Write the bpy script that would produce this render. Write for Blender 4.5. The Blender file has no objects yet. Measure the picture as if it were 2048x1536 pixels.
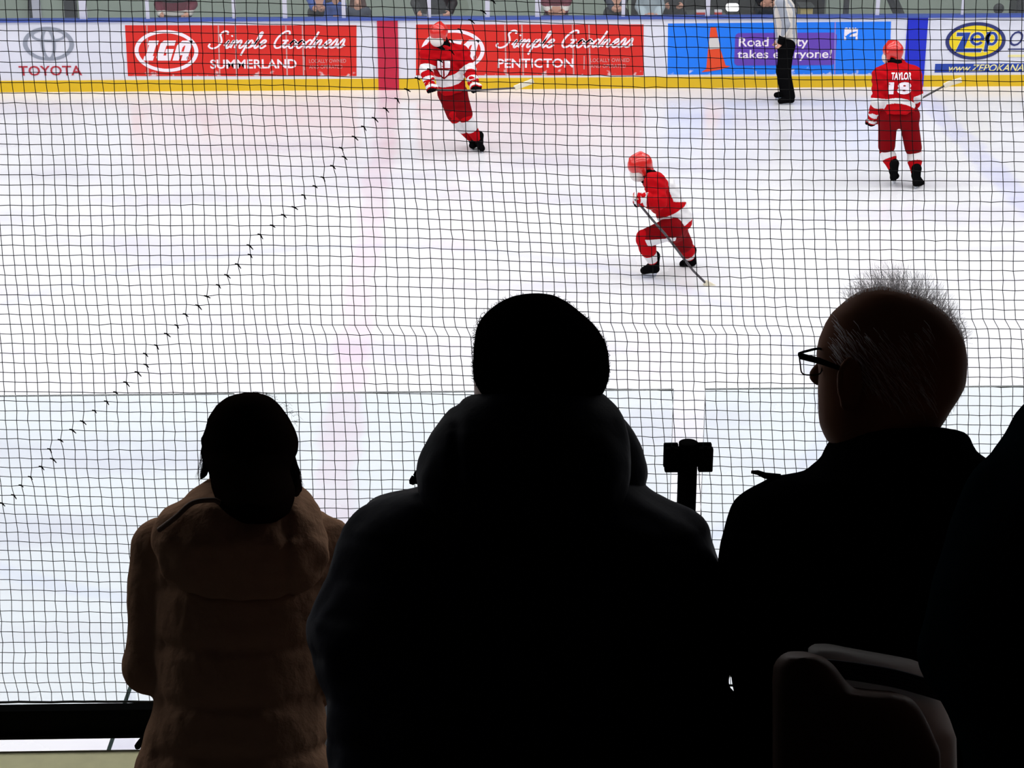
import bpy, bmesh, math, random
import numpy as np
from mathutils import Vector, Matrix
from mathutils.bvhtree import BVHTree
random.seed(4); rng = np.random.default_rng(4)
scn = bpy.context.scene
col = scn.collection

# ------------------------------------------------------------------ camera
H, TH, PSI, F = 6.87, math.radians(21.25), math.radians(1.53), 3980.0     # eye height above the ice, pitch, yaw, focal length in px
cam_d = bpy.data.cameras.new('camera'); cam = bpy.data.objects.new('camera', cam_d); col.objects.link(cam)
cam_d.sensor_width = 36.0; cam_d.lens = 36.0 * F / 2048; cam_d.clip_start = .1; cam_d.clip_end = 200
cam.location = (0, 0, H); cam.rotation_euler = (math.pi/2 - TH, 0, -PSI)
scn.camera = cam
CR = np.array(cam.rotation_euler.to_matrix())                  # columns: right, up, back
CO = np.array([0, 0, H])
# ------------------------------------------------------------------ world, lamps, exposure
w = bpy.data.worlds.new('world'); scn.world = w; w.use_nodes = True
w.node_tree.nodes['Background'].inputs[0].default_value = (.8, .78, .75, 1)
w.node_tree.nodes['Background'].inputs[1].default_value = .004
def area(name, loc, sx, sy, power, colr=(1, .99, 1), rot=(0, 0, 0)):
    l = bpy.data.lights.new(name, 'AREA'); l.shape = 'RECTANGLE'; l.size = sx; l.size_y = sy; l.energy = power; l.color = colr
    o = bpy.data.objects.new(name, l); o.location = loc; o.rotation_euler = rot; col.objects.link(o); return o
for i, y in enumerate((11.0, 17.5, 23.5, 28.3)):
    area('arena_lamp', (1, y, 10.5), 44, 1.2, (1800, 1800, 1800, 1350)[i])
area('stands_fill_light', (-1.5, -1.5, 8.3), 4, 1, .45, (1, .86, .72), (math.radians(35), 0, 0))  # unseen fill, added to lift the spectators' backs; no real fitting there
scn.view_settings.view_transform = 'Standard'; scn.view_settings.look = 'None'
scn.view_settings.exposure = 0; scn.view_settings.gamma = 1; scn.view_settings.use_curve_mapping = False

# ------------------------------------------------------------------ where a ray of the photo meets a plane of the place
def ray(px, py):
    return CR @ np.array([(px-1024)/F, (768-py)/F, -1.0])
def onY(px, py, Y):
    d = ray(px, py); return CO + d * (Y/d[1])
def onZ(px, py, Z=0.0):
    d = ray(px, py); return CO + d * ((Z-H)/d[2])
def onD(px, py, D):                                            # at depth D along the optical axis
    return CO + ray(px, py) * D

# ------------------------------------------------------------------ materials
def mat(name, c, rough=.6, metal=0, spec=.5, sheen=0, noise=None, coat=0, bump=None):
    m = bpy.data.materials.new(name); m.use_nodes = True; nt = m.node_tree; b = nt.nodes['Principled BSDF']
    b.inputs['Base Color'].default_value = (*c, 1); b.inputs['Roughness'].default_value = rough
    b.inputs['Metallic'].default_value = metal; b.inputs['Specular IOR Level'].default_value = spec
    b.inputs['Sheen Weight'].default_value = sheen; b.inputs['Coat Weight'].default_value = coat
    if noise:
        sc, amt = noise
        tc = nt.nodes.new('ShaderNodeTexCoord'); n = nt.nodes.new('ShaderNodeTexNoise'); n.inputs['Scale'].default_value = sc; n.inputs['Detail'].default_value = 4
        r = nt.nodes.new('ShaderNodeMapRange'); r.inputs[3].default_value = 1-amt; r.inputs[4].default_value = 1+amt
        mx = nt.nodes.new('ShaderNodeMix'); mx.data_type = 'RGBA'; mx.blend_type = 'MULTIPLY'; mx.inputs[0].default_value = 1
        mx.inputs[6].default_value = (*c, 1)
        nt.links.new(tc.outputs['Object'], n.inputs['Vector']); nt.links.new(n.outputs['Fac'], r.inputs[0])
        nt.links.new(r.outputs[0], mx.inputs[7]); nt.links.new(mx.outputs[2], b.inputs['Base Color'])
        if bump:
            bp = nt.nodes.new('ShaderNodeBump'); bp.inputs['Strength'].default_value = bump; bp.inputs['Distance'].default_value = .01
            nt.links.new(n.outputs['Fac'], bp.inputs['Height']); nt.links.new(bp.outputs[0], b.inputs['Normal'])
    return m
def srgb(r, g, b):
    f = lambda v: (v/255/12.92) if v/255 <= .04045 else ((v/255+.055)/1.055)**2.4
    return (f(r), f(g), f(b))
def thin_glass(name, tint, refl=.04):
    m = bpy.data.materials.new(name); m.use_nodes = True; nt = m.node_tree; nt.nodes.clear()
    o = nt.nodes.new('ShaderNodeOutputMaterial'); t = nt.nodes.new('ShaderNodeBsdfTransparent'); t.inputs[0].default_value = (*tint, 1)
    g = nt.nodes.new('ShaderNodeBsdfGlossy'); g.inputs['Roughness'].default_value = .02
    mx = nt.nodes.new('ShaderNodeMixShader'); mx.inputs[0].default_value = refl
    nt.links.new(t.outputs[0], mx.inputs[1]); nt.links.new(g.outputs[0], mx.inputs[2]); nt.links.new(mx.outputs[0], o.inputs[0])
    return m
M = {}
M['board'] = mat('board_white', srgb(222, 224, 236), .45, noise=(3, .05))
M['kick'] = mat('kick_yellow', srgb(222, 182, 8), .5, noise=(4, .08))
M['cap'] = mat('cap_blue', srgb(62, 84, 165), .45)
M['line_red'] = mat('line_red', srgb(190, 22, 58), .45)
M['line_blue'] = mat('line_blue', srgb(8, 34, 196), .45)
M['seam'] = mat('seam_pale', srgb(205, 150, 150), .5)
M['stanchion'] = mat('stanchion_grey', srgb(205, 205, 220), .4, .2)
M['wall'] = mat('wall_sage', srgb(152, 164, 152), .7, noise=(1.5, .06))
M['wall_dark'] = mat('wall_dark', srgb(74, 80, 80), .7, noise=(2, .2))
M['charcoal'] = mat('charcoal', srgb(48, 52, 56), .6)
M['black'] = mat('black', (.004, .004, .0045), .7, spec=0)
M['white'] = mat('white', srgb(240, 238, 246), .5)
M['offwhite'] = mat('offwhite', srgb(214, 210, 206), .6)
M['grey'] = mat('grey', srgb(150, 156, 168), .5)
M['net'] = mat('net_cord', (.02, .02, .022), .8, spec=.2)
M['steel_black'] = mat('black_steel', (.004, .004, .004), .8, spec=0, noise=(40, .3))
M['skin'] = mat('skin', srgb(214, 160, 138), .55)
M['skin_old'] = mat('skin_old', srgb(206, 140, 116), .5, noise=(30, .12))
M['red'] = mat('jersey_red', srgb(176, 3, 16), .85, spec=.1, noise=(9, .12))
M['red_dark'] = mat('pants_red', srgb(120, 0, 9), .85, spec=.1)
M['helmet_red'] = mat('helmet_red', srgb(206, 38, 34), .3, coat=.4)
M['sock_white'] = mat('sock_white', srgb(222, 220, 222), .8)
M['visor'] = mat('visor', srgb(222, 216, 212), .25)
M['blade_metal'] = mat('blade_metal', srgb(190, 195, 205), .3, .8)
M['stick_dark'] = mat('stick_dark', srgb(70, 66, 70), .5)
M['stick_tape'] = mat('stick_tape', srgb(228, 220, 196), .8)

# ------------------------------------------------------------------ object helpers
def tag(o, label=None, cat=None, group=None, kind=None):
    if label: o['label'] = label
    if cat: o['category'] = cat
    if group: o['group'] = group
    if kind: o['kind'] = kind
    return o
def empty(name, loc, label, cat, group=None):
    o = bpy.data.objects.new(name, None); o.empty_display_size = .1; o.location = loc; col.objects.link(o)
    return tag(o, label, cat, group)
def mesh_obj(name, verts, faces, mats, parent=None, smooth=False, midx=None):
    me = bpy.data.meshes.new(name)
    verts = np.asarray(verts, float)
    if parent is not None: verts = verts - np.array(parent_origin(parent))
    me.from_pydata(verts.tolist(), [], [tuple(int(i) for i in f) for f in faces])
    for m in (mats if isinstance(mats, (list, tuple)) else [mats]): me.materials.append(m)
    if midx is not None: me.polygons.foreach_set('material_index', np.asarray(midx, np.int32))
    if smooth: me.polygons.foreach_set('use_smooth', np.ones(len(me.polygons), bool))
    me.update()
    o = bpy.data.objects.new(name, me); col.objects.link(o)
    if parent is not None: o.parent = parent
    return o
def parent_origin(p):
    v = Vector((0, 0, 0))
    while p is not None: v += p.location; p = p.parent
    return v
class MB:
    def __init__(s): s.v = []; s.f = []; s.m = []
    def add(s, v, f, mi=0):
        n = len(s.v); s.v += [tuple(map(float, p)) for p in v]; s.f += [tuple(i+n for i in q) for q in f]; s.m += [mi]*len(f); return s
    def box(s, a, b, mi=0):
        x0, y0, z0 = a; x1, y1, z1 = b
        v = [(x0,y0,z0),(x1,y0,z0),(x1,y1,z0),(x0,y1,z0),(x0,y0,z1),(x1,y0,z1),(x1,y1,z1),(x0,y1,z1)]
        return s.add(v, [(0,3,2,1),(4,5,6,7),(0,1,5,4),(1,2,6,5),(2,3,7,6),(3,0,4,7)], mi)
    def tube(s, pts, r, n=6, mi=0, cap=True):
        pts = [np.asarray(p, float) for p in pts]; rs = r if hasattr(r, '__len__') else [r]*len(pts)
        v = []; f = []
        for i, p in enumerate(pts):
            t = pts[min(i+1, len(pts)-1)] - pts[max(i-1, 0)]; t = t/(np.linalg.norm(t)+1e-12)
            a = np.cross(t, (0, 0, 1)) if abs(t[2]) < .9 else np.cross(t, (1, 0, 0)); a /= np.linalg.norm(a); b = np.cross(t, a)
            for k in range(n):
                q = 2*math.pi*k/n; v.append(p + rs[i]*(math.cos(q)*a + math.sin(q)*b))
        for i in range(len(pts)-1):
            for k in range(n):
                k2 = (k+1) % n; f.append((i*n+k, i*n+k2, (i+1)*n+k2, (i+1)*n+k))
        if cap: f.append(tuple(range(n))[::-1]); f.append(tuple((len(pts)-1)*n+k for k in range(n)))
        return s.add(v, f, mi)
    def prism(s, poly, y0, y1, mi=0):                          # polygon in (x, z), from y0 (front) to y1
        n = len(poly); v = [(x, y0, z) for x, z in poly] + [(x, y1, z) for x, z in poly]
        f = [tuple(range(n)), tuple(range(2*n-1, n-1, -1))] + [(i, n+i, n+(i+1) % n, (i+1) % n) for i in range(n)]
        return s.add(v, f, mi)
    def ring(s, cx, cz, rx, rz, wx, wz, y0, y1, n=64, mi=0, a0=0, a1=2*math.pi):
        v = []; f = []
        full = abs(a1-a0-2*math.pi) < 1e-6
        for i in range(n + (0 if full else 1)):
            a = a0 + (a1-a0)*i/n; c, sn = math.cos(a), math.sin(a)
            for y in (y0, y1): v += [(cx+rx*c, y, cz+rz*sn), (cx+(rx-wx)*c, y, cz+(rz-wz)*sn)]
        k = len(v)//4
        for i in range(n):
            a = 4*i; b = 4*((i+1) % k)
            f += [(a, a+1, b+1, b), (a+2, b+2, b+3, a+3), (a, b, b+2, a+2), (a+1, a+3, b+3, b+1)]
        return s.add(v, f, mi)
    def build(s, name, mats, parent=None, smooth=False):
        o = mesh_obj(name, s.v, s.f, mats, parent, smooth, s.m)
        bm = bmesh.new(); bm.from_mesh(o.data); bmesh.ops.recalc_face_normals(bm, faces=bm.faces); bm.to_mesh(o.data); bm.free()
        return o

# ------------------------------------------------------------------ solid modelling: smooth unions of simple volumes, meshed as one surface
class Solid:
    def __init__(s, vox): s.ops = []; s.vox = vox; s.post = []
    def _add(s, fn, lo, hi, k, sub=False): s.ops.append((fn, np.asarray(lo, float), np.asarray(hi, float), k, sub)); return s
    def cap(s, a, b, ra, rb=None, k=.02, sub=False):
        a = np.asarray(a, float); b = np.asarray(b, float); rb = ra if rb is None else rb; R = max(ra, rb)
        def fn(P):
            pa = P-a; ba = b-a; h = np.clip((pa@ba)/max(ba@ba, 1e-12), 0, 1)
            return np.linalg.norm(pa-h[..., None]*ba, axis=-1) - (ra+h*(rb-ra))
        return s._add(fn, np.minimum(a, b)-R, np.maximum(a, b)+R, k, sub)
    def chain(s, pts, rs, k=.02):
        for i in range(len(pts)-1): s.cap(pts[i], pts[i+1], rs[i], rs[i+1], k)
        return s
    def ell(s, c, r, k=.02, R=None, sub=False):
        c = np.asarray(c, float); r = np.asarray(r, float); R = np.eye(3) if R is None else np.asarray(R, float)
        def fn(P):
            q = (P-c)@R; k0 = np.linalg.norm(q/r, axis=-1); k1 = np.linalg.norm(q/(r*r), axis=-1)+1e-9
            return k0*(k0-1)/k1
        m = np.max(r); return s._add(fn, c-m, c+m, k, sub)
    def box(s, c, r, rnd=.01, k=.01, R=None, sub=False):
        c = np.asarray(c, float); r = np.asarray(r, float); R = np.eye(3) if R is None else np.asarray(R, float)
        def fn(P):
            q = np.abs((P-c)@R)-(r-rnd); return np.linalg.norm(np.maximum(q, 0), axis=-1)+np.minimum(q.max(-1), 0)-rnd
        m = np.linalg.norm(r); return s._add(fn, c-m, c+m, k, sub)
    def loft(s, O, ex, eu, ed, u, x0, x1, d0, d1, n=2.3, k=.02, rnd=False):
        """stack of super-ellipses: at height u along eu it spans x0..x1 along ex and d0..d1 along ed"""
        o = np.argsort(u); u = np.asarray(u, float)[o]; x0, x1 = np.asarray(x0, float)[o], np.asarray(x1, float)[o]
        d0 = np.broadcast_to(np.asarray(d0, float), u.shape); d1 = np.broadcast_to(np.asarray(d1, float), u.shape)
        d0, d1 = (d0[o] if d0.strides != (0,) else d0), (d1[o] if d1.strides != (0,) else d1)
        if rnd:
            wd_ = (x1-x0)/(x1-x0).max(); iw = int(np.argmax(wd_)); kf = np.where(np.arange(len(u)) > iw, np.maximum(wd_, .06), 1.0); m_ = (d0+d1)/2
            d0, d1 = m_+(d0-m_)*kf, m_+(d1-m_)*kf
        B = np.stack([ex, eu, ed], 1); O = np.asarray(O, float)
        def fn(P):
            q = (P-O)@B; U = q[..., 1]
            a = np.interp(U, u, x0); b = np.interp(U, u, x1); c = np.interp(U, u, d0); d = np.interp(U, u, d1)
            rx = np.maximum((b-a)/2, 1e-3); rd = np.maximum((d-c)/2, 1e-3)
            X = np.abs(q[..., 0]-(a+b)/2)/rx; Y = np.abs(q[..., 2]-(c+d)/2)/rd
            e = ((X**n+Y**n)**(1/n)-1)*np.minimum(rx, rd)
            return np.maximum(e, np.maximum(u[0]-U, U-u[-1]))
        cs = np.array([O+B@np.array([x, uu, dd]) for x in (x0.min(), x1.max()) for uu in (u[0], u[-1]) for dd in (d0.min(), d1.max())])
        return s._add(fn, cs.min(0), cs.max(0), k)
    def mesh(s, smooth=1):
        h = s.vox; lo = np.min([o[1] for o in s.ops if not o[4]], 0)-3*h; hi = np.max([o[2] for o in s.ops if not o[4]], 0)+3*h
        n = np.ceil((hi-lo)/h).astype(int)+1
        ax = [lo[i]+h*np.arange(n[i]) for i in range(3)]
        Fd = np.full(n, 1.0, np.float32)
        for fn, a, b, k, sub in s.ops:
            m = 2*k+3*h
            i0 = np.clip(np.floor((a-m-lo)/h).astype(int), 0, n); i1 = np.clip(np.ceil((b+m-lo)/h).astype(int)+1, 0, n)
            sl = tuple(slice(p, q) for p, q in zip(i0, i1))
            P = np.stack(np.meshgrid(*[ax[i][sl[i]] for i in range(3)], indexing='ij'), -1)
            if P.size == 0: continue
            d = fn(P).astype(np.float32); f = Fd[sl]
            if sub: d = -d; Fd[sl] = np.maximum(f, d); continue
            hh = np.clip(.5+.5*(f-d)/k, 0, 1); Fd[sl] = f*(1-hh)+d*hh-k*hh*(1-hh)
        if s.post:
            P = np.stack(np.meshgrid(*ax, indexing='ij'), -1)
            near = np.abs(Fd) < .06
            for p in s.post: Fd[near] += p(P[near]).astype(np.float32)
        ins = Fd < 0
        V = np.zeros(tuple(n-1)+(3,)); C = np.zeros(tuple(n-1))
        cr = [(i, j, k) for i in (0, 1) for j in (0, 1) for k in (0, 1)]
        vw = lambda A, c: A[c[0]:n[0]-1+c[0], c[1]:n[1]-1+c[1], c[2]:n[2]-1+c[2]]
        for c in cr:
            for a in range(3):
                if c[a]: continue
                c2 = list(c); c2[a] = 1
                f0, f1 = vw(Fd, c), vw(Fd, c2); x = (f0 < 0) != (f1 < 0)
                t = np.where(x, f0/np.where(x, f0-f1, 1), 0)
                for q in range(3): V[..., q] += np.where(x, c[q]+(t if q == a else 0), 0)
                C += x
        act = C > 0; ids = -np.ones(tuple(n-1), np.int64); ids[act] = np.arange(act.sum())
        g = np.stack(np.nonzero(act), -1); v = lo+h*(g+V[act]/C[act][:, None])
        faces = []
        for a in range(3):
            b, c = (a+1) % 3, (a+2) % 3
            s0 = [slice(None)]*3; s1 = [slice(None)]*3; s0[a] = slice(0, n[a]-1); s1[a] = slice(1, n[a])
            A, Bq = ins[tuple(s0)], ins[tuple(s1)]; idx = np.stack(np.nonzero(A != Bq), -1)
            ok = (idx[:, b] > 0) & (idx[:, c] > 0) & (idx[:, b] < n[b]-1) & (idx[:, c] < n[c]-1); idx = idx[ok]
            fl = A[tuple(idx.T)]
            q = []
            for db, dc in ((0, 0), (1, 0), (1, 1), (0, 1)):
                j = idx.copy(); j[:, b] -= db; j[:, c] -= dc; q.append(ids[tuple(j.T)])
            q = np.stack(q, 1); q[~fl] = q[~fl][:, ::-1]; faces.append(q)
        faces = np.concatenate(faces)
        for _ in range(smooth):
            e = np.concatenate([faces[:, [0, 1]], faces[:, [1, 2]], faces[:, [2, 3]], faces[:, [3, 0]]])
            acc = np.zeros_like(v); cn = np.zeros(len(v))
            np.add.at(acc, e[:, 0], v[e[:, 1]]); np.add.at(cn, e[:, 0], 1); np.add.at(acc, e[:, 1], v[e[:, 0]]); np.add.at(cn, e[:, 1], 1)
            v = .5*v+.5*acc/np.maximum(cn, 1)[:, None]
        return v, faces
    def build(s, name, mats, parent, colorf=None, smooth=1):
        v, f = s.mesh(smooth); mi = colorf(v[f].mean(1)) if colorf else None
        return mesh_obj(name, v, f, mats, parent, True, mi)
def seg_t(C, a, b):
    a = np.asarray(a, float); b = np.asarray(b, float); ba = b-a; t = (C-a)@ba/(ba@ba)
    return t, np.linalg.norm(C-a-np.clip(t, 0, 1)[:, None]*ba, axis=1)

# ------------------------------------------------------------------ lettering
def text_shape(txt, x0, x1, z0, z1, y0, y1, shear=0, bold=0.0):
    """flat letters filling the box x0..x1, z0..z1, front at y0 (towards the eye)"""
    cu = bpy.data.curves.new('t', 'FONT'); cu.body = txt; cu.size = 1; cu.offset = bold; cu.extrude = .02; cu.shear = shear; cu.resolution_u = 3
    o = bpy.data.objects.new('t', cu); col.objects.link(o)
    dg = bpy.context.evaluated_depsgraph_get(); me = bpy.data.meshes.new_from_object(o.evaluated_get(dg))
    v = np.array([p.co[:] for p in me.vertices]); f = [tuple(p.vertices) for p in me.polygons]
    bpy.data.objects.remove(o); bpy.data.curves.remove(cu); bpy.data.meshes.remove(me)
    mn, mx = v.min(0), v.max(0)
    X = x0+(v[:, 0]-mn[0])/(mx[0]-mn[0])*(x1-x0); Z = z0+(v[:, 1]-mn[1])/(mx[1]-mn[1])*(z1-z0)
    Y = np.where(v[:, 2] > 0, y0, y1)
    return np.stack([X, Y, Z], 1), f
def catmull(p, n=6):
    p = [np.asarray(q, float) for q in p]; q = [2*p[0]-p[1]]+p+[2*p[-1]-p[-2]]; out = []
    for i in range(1, len(q)-2):
        for t in np.linspace(0, 1, n, endpoint=False):
            a, b, c, d = q[i-1:i+3]
            out.append(.5*(2*b+(c-a)*t+(2*a-5*b+4*c-d)*t*t+(3*b-a-3*c+d)*t**3))
    out.append(p[-1]); return np.array(out)
SCRIPT = {  # single strokes, x-height 1
 'S': (1.5, [[(1.35,1.75),(1.25,2.1),(.85,2.15),(.6,1.75),(.85,1.3),(1.05,.8),(.85,.2),(.35,0),(-.1,.25),(-.1,.6)]]),
 'i': (.6, [[(0,.35),(.3,1),(.25,.35),(.4,.02),(.65,.3)], [(.38,1.5),(.45,1.62)]]),
 'm': (1.55, [[(0,.4),(.22,1),(.2,.05)], [(.2,.5),(.5,1),(.65,.8),(.62,.05)], [(.62,.5),(.92,1),(1.1,.8),(1.08,.25),(1.25,.02),(1.55,.35)]]),
 'p': (.95, [[(0,.4),(.25,1),(.2,.2),(.1,-.9)], [(.22,.4),(.55,1),(.8,.7),(.7,.15),(.35,.05)], [(.7,.1),(.98,.35)]]),
 'l': (.6, [[(0,.4),(.4,1.3),(.45,1.95),(.25,1.9),(.2,1),(.22,.2),(.4,.02),(.62,.3)]]),
 'e': (.75, [[(.05,.4),(.45,.6),(.6,.9),(.35,1.02),(.1,.6),(.2,.1),(.5,.02),(.8,.35)]]),
 'G': (1.7, [[(1.35,1.7),(1.15,2.1),(.7,2.05),(.25,1.4),(.15,.6),(.45,.05),(.95,.15),(1.3,.9)], [(.85,.95),(1.5,.95)], [(1.3,.9),(1.2,.25),(1.4,.05),(1.7,.4)]]),
 'o': (.85, [[(.1,.5),(.4,1.02),(.7,.7),(.6,.15),(.3,0),(.08,.4),(.35,.95),(.6,.75),(.9,.75)]]),
 'd': (1.0, [[(.65,.85),(.35,1.0),(.08,.5),(.25,.02),(.6,.4),(.85,1.4),(.92,2.05)], [(.8,1.2),(.62,.35),(.78,.02),(1.02,.35)]]),
 'n': (1.1, [[(0,.4),(.22,1),(.2,.05)], [(.2,.5),(.52,1),(.68,.8),(.64,.25),(.8,.02),(1.1,.35)]]),
 's': (.75, [[(0,.3),(.4,1.1),(.55,.6),(.45,.1),(.15,.02),(.08,.2)], [(.45,.08),(.78,.35)]])}
def script_shape(mb, txt, x0, x1, z0, zx, y0, y1, slant=.42, wd=.2, mi=0):
    strokes = []; X = 0
    for ch in txt:
        if ch == ' ': X += .75; continue
        adv, st = SCRIPT[ch]
        for p in st:
            c = catmull(p) if len(p) > 2 else np.array(p, float)
            c = c + [X, 0]; c[:, 0] += slant*c[:, 1]; strokes.append(c)
        X += adv
    mnx = min(c[:, 0].min() for c in strokes); mxx = max(c[:, 0].max() for c in strokes)
    sx = (x1-x0)/(mxx-mnx); sz = zx
    for n_, c in enumerate(strokes):
        q = np.stack([x0+(c[:, 0]-mnx)*sx, z0+c[:, 1]*sz], 1)
        t = np.gradient(q, axis=0); t /= np.linalg.norm(t, axis=1)[:, None]+1e-9; nn = np.stack([-t[:, 1], t[:, 0]], 1)*wd*sz/2
        nn[:, 0] *= 1.25; yy = y0 - .0002*n_
        v = []; f = []
        for i in range(len(q)):
            a, b = q[i]+nn[i], q[i]-nn[i]; v += [(a[0], yy, a[1]), (b[0], yy, b[1]), (a[0], y1, a[1]), (b[0], y1, b[1])]
        for i in range(len(q)-1):
            k = 4*i; f += [(k, k+1, k+5, k+4), (k, k+4, k+6, k+2), (k+1, k+3, k+7, k+5)]
        f += [(0, 2, 3, 1), (4*len(q)-4, 4*len(q)-3, 4*len(q)-1, 4*len(q)-2)]
        mb.add(v, f, mi)
def drape(v, bvh, direc, off):
    out = []
    d = Vector(direc).normalized()
    for p in v:
        h = bvh.ray_cast(Vector(p)-d*1.5, d)
        out.append(np.array((h[0]-d*off)[:]) if h[0] is not None else np.array(p))
    return np.array(out)
def bvh_of(o):
    off = o.matrix_world.translation if False else parent_origin(o)
    return BVHTree.FromPolygons([Vector(v.co)+off for v in o.data.vertices], [tuple(p.vertices) for p in o.data.polygons])

# ================================================================== SETTING
D = 30.18                                                       # far dasher boards
def BX(px, py=100): return float(onY(px, py, D)[0])
def BZ(py, px=800): return float(onY(px, py, D)[2])
X_RED, X_BLUE = BX(776), BX(1831)

# ice: white paint under worn ice, with the centre line, blue line and centre circle showing through
def ice_material():
    m = bpy.data.materials.new('ice'); m.use_nodes = True; nt = m.node_tree; b = nt.nodes['Principled BSDF']
    N = nt.nodes.new; L = nt.links.new
    tc = N('ShaderNodeTexCoord'); sx = N('ShaderNodeSeparateXYZ'); L(tc.outputs['Object'], sx.inputs[0])
    def math_(op, a, b_=None, c=None):
        n = N('ShaderNodeMath'); n.operation = op
        for i, q in enumerate((a, b_, c)):
            if q is None: continue
            if isinstance(q, (int, float)): n.inputs[i].default_value = q
            else: L(q, n.inputs[i])
        return n.outputs[0]
    def noise(scale, vec_scale, detail=4):
        mp = N('ShaderNodeMapping'); mp.inputs['Scale'].default_value = vec_scale; L(tc.outputs['Object'], mp.inputs[0])
        n = N('ShaderNodeTexNoise'); n.inputs['Scale'].default_value = scale; n.inputs['Detail'].default_value = detail; L(mp.outputs[0], n.inputs['Vector']); return n.outputs['Fac']
    def ramp(v, a, b_, lo=0., hi=1.):
        r = N('ShaderNodeMapRange'); r.interpolation_type = 'SMOOTHSTEP'; L(v, r.inputs[0])
        for i, q in enumerate((a, b_, lo, hi)): r.inputs[i+1].default_value = q
        return r.outputs[0]
    def mix(fac, a, c):
        x = N('ShaderNodeMix'); x.data_type = 'RGBA'; L(fac, x.inputs[0])
        if isinstance(a, tuple): x.inputs[6].default_value = (*a, 1)
        else: L(a, x.inputs[6])
        x.inputs[7].default_value = (*c, 1); return x.outputs[2]
    wob = ramp(noise(1.3, (1, 1, 1)), .2, .8, -.06, .06)
    x = math_('ADD', sx.outputs[0], wob)
    base = mix(ramp(noise(.35, (1, 2.4, 1)), .48, .72), (.765, .77, .80), (.68, .67, .74))
    base = mix(ramp(noise(1.6, (1, .35, 1), 6), .55, .8, 0, .5), base, (.73, .73, .765))
    base = mix(ramp(noise(.5, (.5, 3.5, 1), 5), .56, .74, 0, .55), base, (.70, .685, .74))
    for xc, cc, am in ((X_RED, (.66, .30, .46), .24), (X_BLUE, (.36, .38, .84), .30)):
        d = math_('ABSOLUTE', math_('SUBTRACT', x, xc)); f = ramp(d, .10, .24, am, 0)
        f = math_('MULTIPLY', f, ramp(noise(2.2, (1, 1, 1)), .25, .65, .55, 1))
        base = mix(f, base, cc)
    dx = math_('SUBTRACT', x, X_RED); dy = math_('SUBTRACT', sx.outputs[1], 17.6)
    r = math_('SQRT', math_('ADD', math_('MULTIPLY', dx, dx), math_('MULTIPLY', dy, dy)))
    f = ramp(math_('ABSOLUTE', math_('SUBTRACT', r, 4.5)), .03, .14, .16, 0)
    base = mix(f, base, (.45, .48, .80))
    L(base, b.inputs['Base Color'])
    L(ramp(noise(1.1, (1, .6, 1), 5), .3, .7, .16, .30), b.inputs['Roughness'])
    b.inputs['IOR'].default_value = 1.31; b.inputs['Specular IOR Level'].default_value = .5
    return m
fl = mesh_obj('floor', [(-26, 8, 0), (26, 8, 0), (26, D+.1, 0), (-26, D+.1, 0)], [(0, 1, 2, 3)], ice_material()); tag(fl, kind='structure')

# far dasher boards with kick plate and cap rail
wf = MB().box((-26, D, 0), (26, D+.1, 1.07)).build('wall_far', M['board']); tag(wf, kind='structure')
for nm, xc, hw, mm in (('center_stripe', X_RED, .157, M['line_red']), ('blue_stripe', X_BLUE, .157, M['line_blue'])):
    MB().box((xc-hw, D-.016, 0.0), (xc+hw, D, 1.07)).build(nm, mm, wf)
kp = MB()
xs = [-26, X_RED-.157, X_RED+.157, X_BLUE-.157, X_BLUE+.157, 26]
for i in (0, 2, 4): kp.box((xs[i], D-.012, .0), (xs[i+1], D, .175))
tag(kp.build('trim_1', M['kick']), kind='structure')
tag(MB().box((-26, D-.03, 1.07), (26, D+.14, 1.105)).build('trim_2', M['cap']), kind='structure')
# near boards, below the balcony
wn = MB().box((-26, 7.9, 0), (26, 8.0, 1.07)).box((-26, 7.88, 1.07), (26, 8.03, 1.1)).build('wall_near', M['board']); tag(wn, kind='structure')

# behind the far glass: walkway, sage wall, dark alcove
tag(MB().box((-26, D+.1, -.1), (26, 35, .02)).build('floor_walkway', M['grey']), kind='structure')
wb = MB(); xa0, xa1 = float(onY(1262, 20, 34)[0]), float(onY(1652, 20, 34)[0])
wb.box((-26, 34, 0), (xa0, 34.15, 6)).box((xa1, 34, 0), (26, 34.15, 6)).box((xa0, 34, 2.6), (xa1, 34.15, 6))
tag(wb.build('wall_back', M['wall']), kind='structure')
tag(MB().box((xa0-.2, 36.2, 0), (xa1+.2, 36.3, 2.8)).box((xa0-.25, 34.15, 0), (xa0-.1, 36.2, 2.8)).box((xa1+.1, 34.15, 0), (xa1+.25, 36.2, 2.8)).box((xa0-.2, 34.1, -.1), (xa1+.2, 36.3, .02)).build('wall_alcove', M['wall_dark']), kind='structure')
tag(MB().box((-27, 6, 11.5), (27, 37, 11.7)).build('ceiling_arena', M['charcoal']), kind='structure')

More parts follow.
